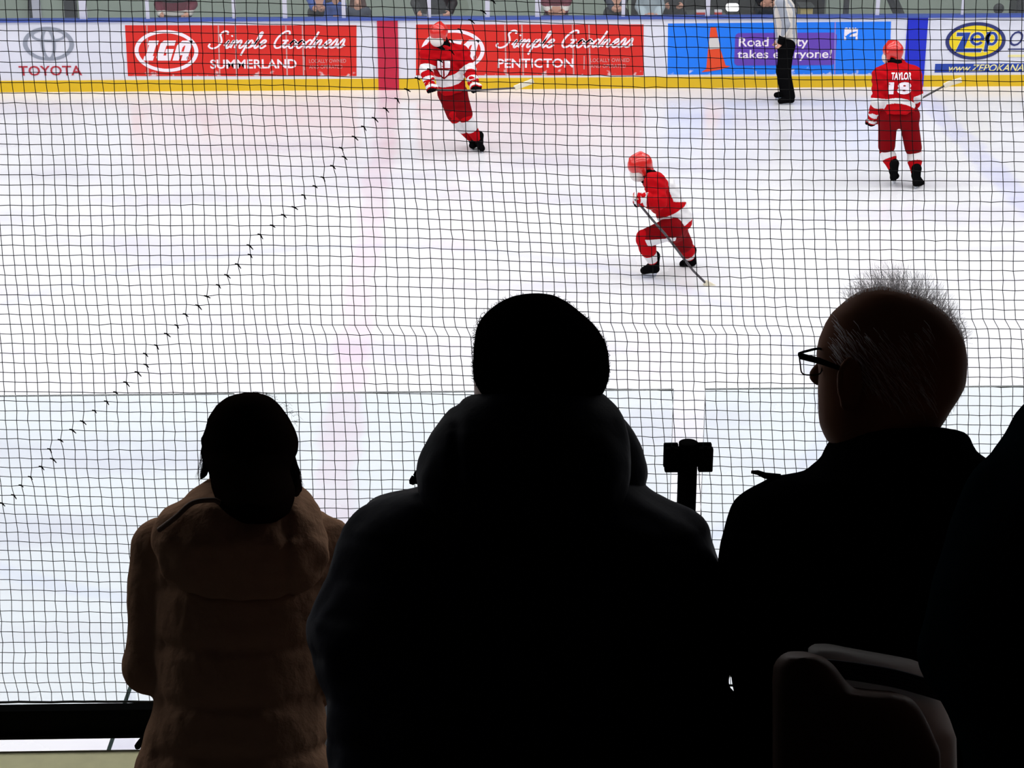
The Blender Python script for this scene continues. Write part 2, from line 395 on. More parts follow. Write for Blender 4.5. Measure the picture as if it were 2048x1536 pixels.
# glass over the far boards and the stanchions that hold it
ST = [(-40, .07, 'grey stanchion beyond the left edge of the grey oval emblem'), (165, .115, 'widest pale stanchion, above the white board left of the first red banner'),
      (294, .055, 'slim double stanchion above the oval logo of the left red banner'), (467, .055, 'slim pale stanchion above the first script word of the left red banner'),
      (569, .07, 'pale stanchion above the second script word of the left red banner'), (687, .06, 'pale stanchion between two seated onlookers, above the right end of the left red banner'),
      (858, .06, 'pale stanchion in front of the charcoal jacket, above the skater by the boards'), (975, .07, 'pale stanchion just right of the charcoal jacket, above the right red banner'),
      (1076, .085, 'double stanchion beside the maroon jersey, above the right red banner'), (1247, .055, 'slim stanchion above the right end of the right red banner'),
      (1416, .07, 'pale stanchion in front of the dark alcove, above the traffic cone'), (1756, .06, 'pale stanchion left of the slanting stair rail'),
      (1926, .04, 'thin stanchion above the yellow oval logo'), (2130, .07, 'pale stanchion beyond the yellow oval logo')]
zt = 3.0
for px, wd, lb in ST:
    x = BX(px, 20); s = MB().box((x-wd/2, D+.03, 1.105), (x+wd/2, D+.045, zt)).box((x-wd/6, D+.045, 1.105), (x+wd/6, D+.10, zt)).build('glass_stanchion', M['stanchion'])
    tag(s, lb, 'post', 'stanchions along the far boards')
M['rink_glass'] = thin_glass('rink_glass', (.955, .965, .96), .035)
for i in range(len(ST)-1):
    x0, x1 = BX(ST[i][0], 20)+ST[i][1]/2+.004, BX(ST[i+1][0], 20)-ST[i+1][1]/2-.004
    tag(MB().box((x0, D+.032, 1.106), (x1, D+.044, zt)).build('window_%d' % (i+1), M['rink_glass']), kind='structure')

# things standing behind the glass
def behind(px0, py0, px1, py1, Y, dy=.1):
    a, b = onY(px0, py1, Y), onY(px1, py0, Y); return (float(a[0]), Y, float(a[2])), (float(b[0]), Y+dy, float(b[2]))
Yd = 33.9
x0 = float(onY(62, 20, Yd)[0]); x1 = float(onY(158, 20, Yd)[0])
d1 = MB().box((x0, Yd, .02), (x1, Yd+.06, 2.15)).build('door_1', M['wall']); tag(d1, kind='structure')
MB().box((x0-.03, Yd-.03, .02), (x0+.03, Yd+.1, 2.2)).build('hinge_side', M['charcoal'], d1)
MB().box((x0+.03, Yd-.05, .02), (x0+.17, Yd, 2.2)).build('frame', M['stanchion'], d1)
MB().box((x1-.24, Yd-.05, .02), (x1-.03, Yd, 2.2)).build('panel', M['charcoal'], d1)
sr = empty('stair_rail', tuple(onY(1790, 40, 33)), 'dark slanting stair rail behind the glass above the blue stripe', 'railing')
a, b = onY(1768, -40, 33), onY(1812, 60, 33); MB().tube([a, b], .09, 8).build('slanting_beam', M['charcoal'], sr)
MB().box((b[0]-.05, 32.95, .02), (b[0]+.05, 33.05, b[2])).build('foot_post', M['charcoal'], sr)
a, b = behind(1687, -30, 1701, 60, 33.4); tag(MB().box((a[0], 33.4, .02), (b[0], 33.55, 2.6)).box((a[0]-.03, 33.37, .02), (b[0]+.03, 33.58, .1)).build('square_post', M['charcoal']), 'dark square post behind the glass, left of the stair rail', 'post')
M['lamp_glow'] = bpy.data.materials.new('lamp_glow'); M['lamp_glow'].use_nodes = True
_b = M['lamp_glow'].node_tree.nodes['Principled BSDF']; _b.inputs['Emission Color'].default_value = (1, .97, 1, 1); _b.inputs['Emission Strength'].default_value = 2.2
a, b = behind(1453, 9, 1479, 24, 33)
lp = empty('counter_lamp', ((a[0]+b[0])/2, 33.1, .02), 'bright white lamp glowing behind the glass in the dark alcove', 'lamp')
s = Solid(.012).box(((a[0]+b[0])/2, 33.08, (a[2]+b[2])/2), ((b[0]-a[0])/2, .07, (b[2]-a[2])/2), .04); s.build('lamp_head', M['lamp_glow'], lp)
MB().tube([((a[0]+b[0])/2, 33.12, .02), ((a[0]+b[0])/2, 33.12, a[2]+.03)], .025).build('stand', M['charcoal'], lp)
ct = empty('counter', (float(onY(1420, 33, 33)[0]), 33, .02), 'low dark counter in the alcove behind the glass', 'counter')
a, b = behind(1380, 34, 1450, 60, 32.9, .5); MB().box((a[0], 32.9, .06), (b[0], 33.4, b[2])).build('cabinet_body', M['charcoal'], ct)
MB().box((a[0]-.03, 32.87, b[2]), (b[0]+.03, 33.43, b[2]+.02)).build('countertop', M['wall_dark'], ct)
zc = b[2]+.02
for px, wd, lb in ((1402, .16, 'white and red carton standing left of the stanchion on the dark counter'), (1436, .12, 'small white and red carton right of the stanchion on the dark counter')):
    x = float(onY(px, 30, 33)[0]); c = empty('carton', (x, 33, zc), lb, 'carton', 'cartons on the counter')
    MB().box((x-wd/2, 32.95, zc), (x+wd/2, 33.05, zc+.045)).build('tray', mat('carton_red', srgb(205, 60, 60)), c)
    MB().box((x-wd/2, 32.96, zc+.045), (x+wd/2, 33.04, zc+.08)).build('lid', M['white'], c)
a, b = behind(1601, 16, 1626, 28, 33.4, .3)
c = empty('crate', ((a[0]+b[0])/2, 33.5, .02), 'yellowish crate behind the referee, beyond the glass', 'crate')
MB().box((a[0], 33.4, .02), (b[0], 33.7, b[2])).build('body', mat('crate_yellow', srgb(176, 160, 104)), c); MB().box((a[0]-.02, 33.38, b[2]), (b[0]+.02, 33.72, b[2]+.04)).build('rim', M['wall_dark'], c)
a, b = behind(2030, -20, 2075, 36, 32.5, .4)
c = empty('cabinet', ((a[0]+b[0])/2, 32.6, .02), 'dark cabinet behind the glass at far right', 'cabinet'); MB().box((a[0], 32.5, .02), (b[0], 32.9, 2.0)).build('body', M['charcoal'], c); MB().box((a[0]+.03, 32.48, .1), (b[0]-.03, 32.5, 1.9)).build('door', M['charcoal'], c)
a, b = behind(1991, 10, 2003, 34, 32.6)
sg = empty('umbrella_stand', ((a[0]+b[0])/2, 32.6, .02), 'narrow dark stand with rounded top behind the glass, above the yellow logo', 'stand')
MB().tube([((a[0]+b[0])/2, 32.6, .02), ((a[0]+b[0])/2, 32.6, b[2]-.1)], .05, 10).build('pole', M['charcoal'], sg); Solid(.012).ell(((a[0]+b[0])/2, 32.6, b[2]-.06), (.09, .06, .09)).build('head', M['charcoal'], sg)

# ------------------------------------------------------------------ banners on the boards
def banner_mat(name, c):
    m = mat(name, c, .5); nt = m.node_tree; b = nt.nodes['Principled BSDF']; N = nt.nodes.new; L = nt.links.new
    tc = N('ShaderNodeTexCoord'); n = N('ShaderNodeTexNoise'); n.inputs['Scale'].default_value = 7; n.inputs['Detail'].default_value = 6
    sx = N('ShaderNodeSeparateXYZ'); L(tc.outputs['Generated'], sx.inputs[0]); L(tc.outputs['Object'], n.inputs['Vector'])
    a = N('ShaderNodeMath'); a.operation = 'MULTIPLY_ADD'; L(sx.outputs[2], a.inputs[0]); a.inputs[1].default_value = -1.1; L(n.outputs['Fac'], a.inputs[2])
    r = N('ShaderNodeMapRange'); L(a.outputs[0], r.inputs[0]); r.inputs[1].default_value = .53; r.inputs[2].default_value = .62; r.inputs[4].default_value = .6
    mx = N('ShaderNodeMix'); mx.data_type = 'RGBA'; mx.inputs[6].default_value = (*c, 1); mx.inputs[7].default_value = (.8, .8, .84, 1)   # scraped snow stuck along the foot
    L(r.outputs[0], mx.inputs[0]); L(mx.outputs[2], b.inputs['Base Color']); return m
M['ban_red'] = banner_mat('banner_red', srgb(214, 28, 14)); M['ban_blue'] = banner_mat('banner_blue', srgb(0, 122, 246))
M['purple'] = mat('purple', srgb(98, 62, 178), .5); M['cone_orange'] = mat('cone_orange', srgb(230, 70, 24), .5)
M['zep_yellow'] = mat('logo_yellow', srgb(240, 212, 20), .45); M['zep_blue'] = mat('logo_blue', srgb(24, 62, 160), .45); M['navy'] = mat('navy', srgb(40, 48, 110), .45)
M['pale_yellow'] = mat('pale_yellow', srgb(236, 226, 160), .5); M['text_red'] = mat('text_red', srgb(176, 46, 62), .5); M['emb_grey'] = mat('emblem_grey', srgb(146, 152, 166), .4, .1)
M['letter_white'] = mat('letter_white', srgb(246, 236, 244), .5)
y1, yp, yl, yt, yu = D-.0005, D-.004, D-.007, D-.010, D-.013     # board, panel front, first, second and third layer of print
def ell_poly(cx, cz, rx, rz, n=64): return [(cx+rx*math.cos(2*math.pi*i/n), cz+rz*math.sin(2*math.pi*i/n)) for i in range(n)]
def rrect(x0, x1, z0, z1, r, n=6):
    out = []
    for cx, cz, a in ((x1-r, z0+r, -90), (x1-r, z1-r, 0), (x0+r, z1-r, 90), (x0+r, z0+r, 180)):
        out += [(cx+r*math.cos(math.radians(a+90*i/n)), cz+r*math.sin(math.radians(a+90*i/n))) for i in range(n+1)]
    return out
def letters(parent, name, txt, px0, px1, py0, py1, m, yf=yl, yb=yp, shear=0, bold=0.):
    pm = (px0+px1)/2; v, f = text_shape(txt, BX(px0, py0), BX(px1, py0), BZ(py1, pm), BZ(py0, pm), yf, yb, shear, bold)
    return mesh_obj(name, v, f, m, parent)
def P2(px, py): return (BX(px, py), BZ(py, px))

# white sign with the grey three-oval emblem
bn = empty('advertising_sign', (BX(98), D, BZ(155)), 'sign with grey oval emblem and red capital letters on white boards', 'advertisement')
cx, cz = P2(97, 87.5); k = BX(100)-BX(99)
mb = MB(); mb.ring(cx, cz, 51*k, 34*k, 9*k, 5.5*k, yl, y1)
cx2, cz2 = P2(97, 70.5); mb.ring(cx2, cz2, 35*k, 13.5*k, 5.5*k, 4.5*k, yl-.001, y1)
cx3, cz3 = P2(96.5, 88); mb.ring(cx3, cz3, 15*k, 32*k, 6.5*k, 5*k, yl-.002, y1)
mb.build('emblem', M['emb_grey'], bn)
letters(bn, 'lettering', 'TOYOTA', 37, 163, 131.5, 151, M['text_red'], yl, y1, bold=.012)

def red_banner(px0, px1, ex, s0, s1, town, t0, t1, bar, l0, l1, label, dy):
    bn = empty('advertising_banner', (BX((px0+px1)/2), D, BZ(152)), label, 'advertisement', 'red banners on the far boards')
    px = lambda v: v
    poly = [P2(px0+(6 if dy == 0 else 0), 152-dy), P2(px1, 152-dy), P2(px1, 50.5-dy), P2(px0, 50.5-dy)]
    mb = MB().prism(poly, yp, y1, 0)
    pn = mb.build('panel', M['ban_red'], bn)
    for q in (ex-38, ex+105, ex+139, ex+240, ex+273):
        if px0 < q < px1: MB().prism([P2(q, 152-dy), P2(q+3, 152-dy), P2(q, 51-dy), P2(q-2.5, 51-dy)], yp-.001, yp).build('seam', M['seam'], bn)
    cx, cz = P2(ex, 102-dy)
    MB().ring(cx, cz, 64*k, 42.5*k, 8*k, 6.5*k, yl, yp).build('oval', M['letter_white'], bn)
    lg = MB()
    q = lambda x, y: P2(ex-47+x+(121-y)*.30, y-dy)
    lg.prism([q(0,121), q(0,112), q(3,112), q(3,90), q(0,90), q(0,81), q(20,81), q(20,90), q(17,90), q(17,112), q(20,112), q(20,121)], yl, yp)
    lg.prism([q(25,115), q(25,87), q(30,81), q(54,81), q(54,91), q(38,91), q(38,111), q(43,111), q(43,106), q(39.5,106), q(39.5,98), q(55,98), q(55,121), q(30,121)], yl, yp)
    lg.prism([q(59,121), q(59,91), q(67,81), q(88,81), q(88,121), q(76,121), q(76,110), q(71.5,110), q(71.5,121)], yl, yp)
    lg.build('logo_letters', M['letter_white'], bn)
    MB().prism([q(71.5,103), q(76,103), q(76,91), q(74,91), q(71.5,95)], yl-.001, yl).build('letter_counter', M['ban_red'], bn)
    cx, cz = P2(ex+44, 116-dy); MB().ring(cx, cz, 3.6*k, 3.6*k, 1.2*k, 1.2*k, yl, yp, 16).build('trade_mark', M['seam'], bn)
    sc = MB(); script_shape(sc, 'Simple Goodness', BX(s0), BX(s1), BZ(96-dy, (s0+s1)/2), 16.0*k, yl-.004, yp); sc.build('script_lettering', M['letter_white'], bn)
    letters(bn, 'town_lettering', town, t0, t1, 118.5-dy, 137-dy, M['letter_white'], bold=.02)
    a = P2(bar, 140-dy); b = P2(bar+2.4, 113-dy); MB().box((a[0], yl, a[1]), (b[0], yp, b[1])).build('divider_bar', M['seam'], bn)
    letters(bn, 'small_lettering', 'LOCALLY OWNED', l0, l1, 118-dy, 125.5-dy, M['seam'])
    letters(bn, 'small_lettering', 'AND OPERATED', l0, l1-7, 130-dy, 137-dy, M['seam'])
red_banner(250, 713, 333, 418, 690, 'SUMMERLAND', 420, 593, 607, 618, 692, 'red banner left of the crimson centre stripe, unobstructed white oval logo', 0)
red_banner(832, 1287, 906, 993, 1265, 'PENTICTON', 995, 1147, 1167, 1181, 1259, 'red banner right of the crimson stripe, partly hidden by the skater by the boards', 1.5)

bn = empty('advertising_banner', (BX(1558), D, BZ(149)), 'blue banner with an orange traffic cone and purple text box', 'advertisement')
MB().prism([P2(1335, 149), P2(1779, 148), P2(1782, 43), P2(1336, 47)], yp, y1).build('panel', M['ban_blue'], bn)
x0, z0 = P2(1468, 131); x1, z1 = P2(1674, 65); MB().prism(rrect(x0, x1, z0, z1, 8*k), yl, yp).build('text_box', M['purple'], bn)
letters(bn, 'lettering', 'Road safety', 1478, 1617, 74, 98.5, M['letter_white'], yt, yl, bold=.012)
letters(bn, 'lettering', 'takes everyone!', 1475, 1664, 99, 121.5, M['letter_white'], yt, yl, bold=.012)
cn = MB().prism([P2(1412, 141), P2(1452, 133), P2(1441, 99), P2(1432, 54.5), P2(1421, 54.5), P2(1416, 99)], yl, yp, 0)
cn.prism([P2(1403, 144), P2(1412, 138), P2(1452, 131), P2(1461, 132), P2(1440, 139), P2(1415, 143)], yt, yl, 0)
co = cn.build('traffic_cone', M['cone_orange'], bn)
MB().prism([P2(1417, 98.5), P2(1440, 97), P2(1436.5, 76), P2(1418.5, 76)], yt, yl).build('reflective_band', M['offwhite'], co)
x0, z0 = P2(1688, 73); x1, z1 = P2(1716, 55)
lg = MB().prism(rrect(x0, x1, z0, z1, 3*k), yl, yp)
lg.prism([P2(1688, 80), P2(1692, 80), P2(1692, 72), P2(1688, 72)], yl, yp).prism([P2(1711, 80), P2(1715, 80), P2(1715, 72), P2(1711, 72)], yl, yp); lg.build('road_logo', M['letter_white'], bn)
rd = MB().prism([P2(1690, 74), P2(1697, 74), P2(1703, 68), P2(1713, 65), P2(1713, 62.5), P2(1701, 65), P2(1695, 69)], yt, yl)
for q in (1692.5, 1698, 1704, 1709.5): rd.box((BX(q), yt, BZ(61.5)), (BX(q+2.6), yl, BZ(57.5)))
rd.build('logo_road', M['ban_blue'], bn)
MB().prism([P2(1668, 148), P2(1670.5, 148), P2(1671.5, 44), P2(1669, 44)], yt, yp).build('seam', mat('seam_lilac', srgb(140, 130, 215)), bn)

bn = empty('advertising_sign', (BX(1960), D, BZ(145)), 'white sign with yellow oval logo and blue web address strip at far right', 'advertisement')
cx, cz = P2(1951, 82); MB().prism(ell_poly(cx, cz, 61*k, 37.5*k), yp, y1).build('oval', M['zep_yellow'], bn)
MB().ring(cx, cz, 61.5*k, 38.5*k, 6*k, 5*k, yl, y1).ring(cx, cz, 55.5*k, 33.5*k, 1.6*k, 1.6*k, yl, yp).build('oval_rim', M['navy'], bn)
for halo, m, yf, yb in ((1.7, M['pale_yellow'], yl, yp), (0, M['zep_blue'], yt, yl)):
    nm = 'letter_halo' if halo else 'logo_lettering'
    g = MB(); h = halo
    def qz(x, y): return P2(x, y)
    g.prism([P2(1910-h, 104+h), P2(1961+h, 104+h), P2(1964+h, 97-h), P2(1928, 97-h), P2(1941+h, 65-h), P2(1914-h, 65-h), P2(1913-h, 72+h), P2(1926-h, 72+h)], yf, yb)
    cx4, cz4 = P2(1954, 77.5); g.ring(cx4, cz4, (14.5+h)*k, (13.5+h)*k, (6+2*h)*k, (5+2*h)*k, yf, yb, 40, 0, math.radians(0), math.radians(325))
    g.prism([P2(1943, 80+h*.6), P2(1968+h, 80+h*.6), P2(1968+h, 76.5-h*.6), P2(1943, 76.5-h*.6)], yf, yb)
    g.prism([P2(1967-h, 103+h), P2(1974+h, 103+h), P2(1981+h, 64-h), P2(1974-h, 64-h)], yf, yb)
    cx5, cz5 = P2(1983.5, 77); g.ring(cx5, cz5, (12+h)*k, (14+h)*k, (5.5+2*h)*k, (5+2*h)*k, yf, yb, 40)
    g.build(nm, m, bn)
letters(bn, 'lettering', 'O', 2021, 2047, 62, 92, M['navy'], yl, y1, .25)
a, b = P2(2016, 99.5), P2(2120, 96.5); MB().box((a[0], yl, a[1]), (b[0], y1, b[1])).build('underline', M['navy'], bn)
a, b = P2(2016, 114), P2(2120, 109); MB().box((a[0], yl, a[1]), (b[0], y1, b[1])).build('yellow_line', M['pale_yellow'], bn)
a, b = P2(1869, 145), P2(2160, 126); MB().box((a[0], yp, a[1]), (b[0], y1, b[1])).build('address_strip', M['zep_blue'], bn)
letters(bn, 'address_lettering', 'www.ZEPOKANA', 1898, 2048, 128.5, 142.5, M['pale_yellow'], yl, yp, .3, .012)

# ------------------------------------------------------------------ balcony: stepped stands, curb, glass balustrade, net
M['concrete_dark'] = mat('concrete_dark', srgb(70, 68, 66), .9, noise=(6, .15)); M['curb'] = mat('curb_cream', srgb(250, 240, 190), .8, noise=(14, .13))
st = MB()
prof = [(-3.5, 0), (-3.5, 5.3), (1.25, 5.3), (1.25, 5.45), (2.0, 5.45), (2.0, 5.05), (2.72, 5.05), (2.72, 4.60), (3.55, 4.60), (3.55, 4.12), (4.3, 4.12), (4.3, 3.45), (5.29, 3.45), (5.29, 3.3), (5.46, 3.3), (5.46, 0)]
n = len(prof); v = [(-9, y, z) for y, z in prof]+[(9, y, z) for y, z in prof]
st.add(v, [tuple(range(n)), tuple(range(2*n-1, n-1, -1))]+[(i, n+i, n+(i+1) % n, (i+1) % n) for i in range(n)])
tag(st.build('floor_stands', M['concrete_dark']), kind='structure')
zc0 = float(onY(140, 1501, 5.46)[2]); 
tag(MB().box((-9, 5.29, 3.3), (9, 5.46, zc0)).build('trim_3', M['curb']), kind='structure')
tag(MB().box((-9, -3.7, 0), (9, -3.5, 9)).build('wall_rear', M['concrete_dark']), kind='structure')
tag(MB().box((-9, -3.5, 7.3), (9, 5.3, 7.5)).build('ceiling_light_block', M['charcoal']), kind='structure')  # unseen ceiling, set low and far forward to keep arena light off spectators

YG = 5.6
M['bal_glass'] = thin_glass('balustrade_glass', (.955, .985, .988), .02); M['glass_edge'] = mat('glass_edge', (.05, .09, .09), .2, coat=.5)
gx = lambda px: float(onY(px, 785, YG)[0]); ztop = float(onY(700, 785, YG)[2])
zr1 = float(onY(150, 1411.5, YG-.045)[2]); zr0 = float(onY(150, 1468, YG-.045)[2])
pit = gx(1378.5)-gx(500); gap = gx(1410)-gx(1347)
for kk, lb in ((-1, 'clear glass balustrade panel left of the woman in the beige coat'), (0, 'clear glass balustrade panel between the woman and the black clamp post'), (1, 'clear glass balustrade panel right of the black clamp post, behind the older man')):
    xa, xb = gx(500)+kk*pit+gap/2, gx(500)+(kk+1)*pit-gap/2
    g = empty('glass_balustrade', ((xa+xb)/2, YG, zr1-.05), lb, 'glass panel', 'balustrade glass panels')
    MB().add([(xa, YG-.006, zr1-.05), (xb, YG-.006, zr1-.05), (xb, YG-.006, ztop), (xa, YG-.006, ztop)], [(0, 1, 2, 3)]).add([(xa, YG+.006, zr1-.05), (xb, YG+.006, zr1-.05), (xb, YG+.006, ztop), (xa, YG+.006, ztop)], [(3, 2, 1, 0)]).build('pane', M['bal_glass'], g)
    e = .0004
    MB().box((xa, YG-.006+e, ztop-.001), (xb, YG+.006-e, ztop)).box((xa, YG-.006+e, zr1), (xa+.001, YG+.006-e, ztop)).box((xb-.001, YG-.006+e, zr1), (xb, YG+.006-e, ztop)).build('polished_edge', M['glass_edge'], g)
tag(MB().box((-4.5, YG-.06, zr0), (4.5, YG-.032, zr1)).box((-4.5, YG-.075, zr1-.012), (4.5, YG-.06, zr1)).box((-4.5, YG-.075, zr0), (4.5, YG-.06, zr0+.012)).build('base_rail', M['steel_black']), 'long black base rail along the foot of the glass balustrade', 'rail')
pt = onY(1377, 884, YG); zp = float(pt[2])
for kk, lb in ((0, 'black clamp post behind the woman, between the left and middle glass panels'), (1, 'round black post with cross clamp between the middle and right glass panels')):
    xp = float(pt[0])+(kk-1)*pit
    p = empty('clamp_post', (xp, YG, 2.9), lb, 'post', 'balustrade posts')
    s = Solid(.006).cap((xp, YG, 2.9), (xp, YG, zp-.2), .0295)
    MB().tube([(xp, YG, 2.9), (xp, YG, zp-.002), (xp, YG, zp)], [.0298, .0298, .027], 28).build('pole', M['steel_black'], p, True)
    zc1 = float(onY(1377, 898, YG-.03)[2]); zc2 = float(onY(1377, 945, YG-.03)[2])
    for sx_ in (-1, 1):
        for yc, hw in ((-.0195, .0125), (.0165, .0095)):
            Solid(.003).box((xp+sx_*.0515, YG+yc, (zc1+zc2)/2), (.0225, hw, (zc1-zc2)/2), .003).build('clamp_jaw', M['steel_black'], p)
        MB().tube([(xp+sx_*.05, YG-.02, zc1-.002), (xp+sx_*.05, YG-.02, zc1+.004)], .006, 8).build('clamp_screw', M['steel_black'], p)

# protective net of knotted square mesh hanging behind the glass
CELL = .0374; TILT = math.radians(10)
Y0n = 6.02; z0n = float(onY(150, 1397, Y0n)[2]); NI0, NI1, NJ = -84, 104, 104
ii, jj = np.meshgrid(np.arange(NI0, NI1+1), np.arange(NJ+1), indexing='ij')
u = ii*CELL; s_ = jj*CELL*.875
def net_pos(u, s): return np.stack([u, Y0n+s*math.sin(TILT), z0n+s*math.cos(TILT)], -1)
ss = np.clip(s_/.5, 0, 1); ss = ss*ss*(3-2*ss)
U = u-(.045+.02*np.clip(u/1.7, -1, 1))*s_ - .012*np.exp(-((s_-.10)/.05)**2)*np.sin(u*3+.6)
S = s_+(-.026*ss+.009*(1-ss))*u + .006*np.sin(u*2.1+s_*1.3)
mk = np.clip((u+.75)/.5, 0, 1); U = U+.45*CELL*mk*np.clip((1.27-S)/(CELL*.875)+.5, 0, 1)
U += rng.normal(0, .025*CELL, U.shape)+.004*np.sin(s_*9+u*2); S += rng.normal(0, .022*CELL, U.shape)
nodes = net_pos(U, S); nodes[..., 1] += .01*np.sin(U*3)*np.cos(S*2)
def pxof(p): q = (np.asarray(p)-CO)@CR; return np.stack([1024+F*q[..., 0]/-q[..., 2], 768-F*q[..., 1]/-q[..., 2]], -1)
npx = pxof(nodes)
seam = []
pos = np.array([978., 5.])
jtop = int(np.argmin(np.hypot(*(npx[:, :]-np.array([795., 192.])).transpose(2, 0, 1)).min(0)))
itop = int(np.argmin(np.hypot(*(npx[:, jtop]-np.array([795., 192.])).T)))
for dj in range(-66, 12):
    j = jtop+dj; i = itop+int(round(dj*.905))
    if 0 <= j <= NJ and 0 <= i < ii.shape[0]: seam.append((i, j))
for i, j in seam: nodes[i, j, 0] += rng.uniform(-.22, .05)*CELL; nodes[i, j, 2] += rng.uniform(-.1, .1)*CELL
RN = .00125
def strands(P, a, b):
    K, Ln, _ = P.shape
    offs = [a, b, -a, -b]
    V = np.stack([P+o for o in offs], 2).reshape(-1, 3)
    base = (np.arange(K)[:, None]*Ln+np.arange(Ln-1)[None])*4
    fs = [np.stack([base+q, base+(q+1) % 4, base+4+(q+1) % 4, base+4+q], -1).reshape(-1, 4) for q in range(4)]
    return V, np.concatenate(fs)
nrm = np.array([0, math.cos(TILT), -math.sin(TILT)])*RN
V1, F1 = strands(nodes, np.array([RN, 0, 0]), nrm)
V2, F2 = strands(nodes.transpose(1, 0, 2), np.array([0, math.sin(TILT), math.cos(TILT)])*RN, nrm)
net = empty('safety_net', (0, Y0n, z0n), 'black square mesh safety net hanging between the seats and the ice', 'net')
mesh_obj('mesh_cords', np.concatenate([V1, V2]), np.concatenate([F1, F2+len(V1)]), M['net'], net, True)
for i, j in seam:
    p = nodes[i, j]; q = p+np.array([rng.uniform(.004, .012), 0, -rng.uniform(.006, .016)])
    MB().tube([p+np.array([-.009, -.002, .003]), p, q], [.002, .0032, .0014], 6).build('lacing_knot', M['net'], net)
e0 = nodes[:, 0]; MB().tube(list(e0+np.array([0, -.003, 0])), .0042, 6).build('border_cord', M['net'], net)
MB().tube(list(nodes[:, -1]), .006, 6).build('top_cable', M['net'], net)

# glass divider of the players' bench below the balcony
zg = 2.45; a, b = onZ(265, 1362, zg), onZ(207, 1530, zg); dirv = (b-a)/np.linalg.norm(b-a); c = a+dirv*2.2
tpx = np.array([dirv[1], -dirv[0], 0])*.009
gd = empty('glass_divider', (float(a[0]), float(a[1]), 0), 'glass divider seen end on below the balustrade, left of the beige coat', 'glass panel')
q = [a-tpx, a+tpx, c+tpx, c-tpx]; z1d = 1.07
MB().add([(p[0], p[1], z1d) for p in q]+[(p[0], p[1], zg) for p in q], [(1, 2, 6, 5), (3, 0, 4, 7)]).build('pane', thin_glass('divider_glass', (.93, .93, .96), .04), gd)
MB().add([(p[0], p[1], zg-.003) for p in q]+[(p[0], p[1], zg) for p in q], [(4, 5, 6, 7), (0, 1, 5, 4)]).build('polished_edge', mat('divider_edge', (.006, .02, .018), .6, spec=.1), gd)
MB().add([(p[0]+dx, p[1], zz) for zz in (.0, z1d) for p, dx in zip(q, (-.03, .03, .03, -.03))], [(0, 1, 5, 4), (1, 2, 6, 5), (2, 3, 7, 6), (3, 0, 4, 7), (4, 5, 6, 7)]).build('base_board', M['board'], gd)
# ================================================================== PEOPLE ON THE ICE
def nrmz(v): v = np.asarray(v, float); return v/(np.linalg.norm(v)+1e-12)
def frame(fwd, up=(0, 0, 1)):
    f = nrmz(fwd); r = nrmz(np.cross(f, up)); u = np.cross(r, f); return np.stack([r, f, u], 1)       # columns: right, forward, up
def build_skate(name, parent, ankle, toe, heel, zice):
    """boot from ankle to toe and heel; steel runner under it"""
    an, to, he = (np.asarray(q, float) for q in (ankle, toe, heel))
    b = Solid(.008).cap(an+np.array([0, 0, .09]), an, .066, .056, .02).cap(an, he, .050, .042, .02).cap(he, to, .042, .036, .02).cap(an, to, .045, .034, .03)
    o = b.build(name, M['black'], parent)
    d = nrmz((to-he)*[1, 1, .6]); 
    p0, p1 = he-np.array([0, 0, .045])-d*.02, to-np.array([0, 0, .045])+d*.02
    side = nrmz(np.cross(d, (0, 0, 1)))*.008; dn = np.array([0, 0, -.05])
    MB().add([p0+side, p1+side, p1-side, p0-side, p0+side*.3+dn+d*.02, p1+side*.3+dn-d*.01, p1-side*.3+dn-d*.01, p0-side*.3+dn+d*.02], [(0,1,2,3),(4,7,6,5),(0,4,5,1),(1,5,6,2),(2,6,7,3),(3,7,4,0)]).build('runner', M['blade_metal'], o)
    return o
def hand(S, wr, ha, side, r=.016, k=.008):
    """palm, four bent fingers and a thumb from wrist towards ha; side = direction of the thumb"""
    d = nrmz(ha-wr); t = nrmz(side-np.dot(side, d)*d); n = np.cross(d, t)
    S.cap(wr, wr+d*.05, .03, .036, k).cap(wr+d*.05+t*.018, wr+d*.05-t*.018, .026, .026, k)
    for q, L in zip((-.03, -.01, .01, .03), (.028, .034, .036, .032)):
        a = wr+d*.085+t*q; b = a+d*L+n*.012; c = b+d*L*.3+n*.03; S.chain([wr+d*.05+t*q*.8, a, b, c], [.013, .0105, .0095, .0085], .006)
    a = wr+d*.03+t*.03; S.chain([a, a+d*.03+t*.03, a+d*.055+t*.03+n*.02], [.014, .012, .010], .006)

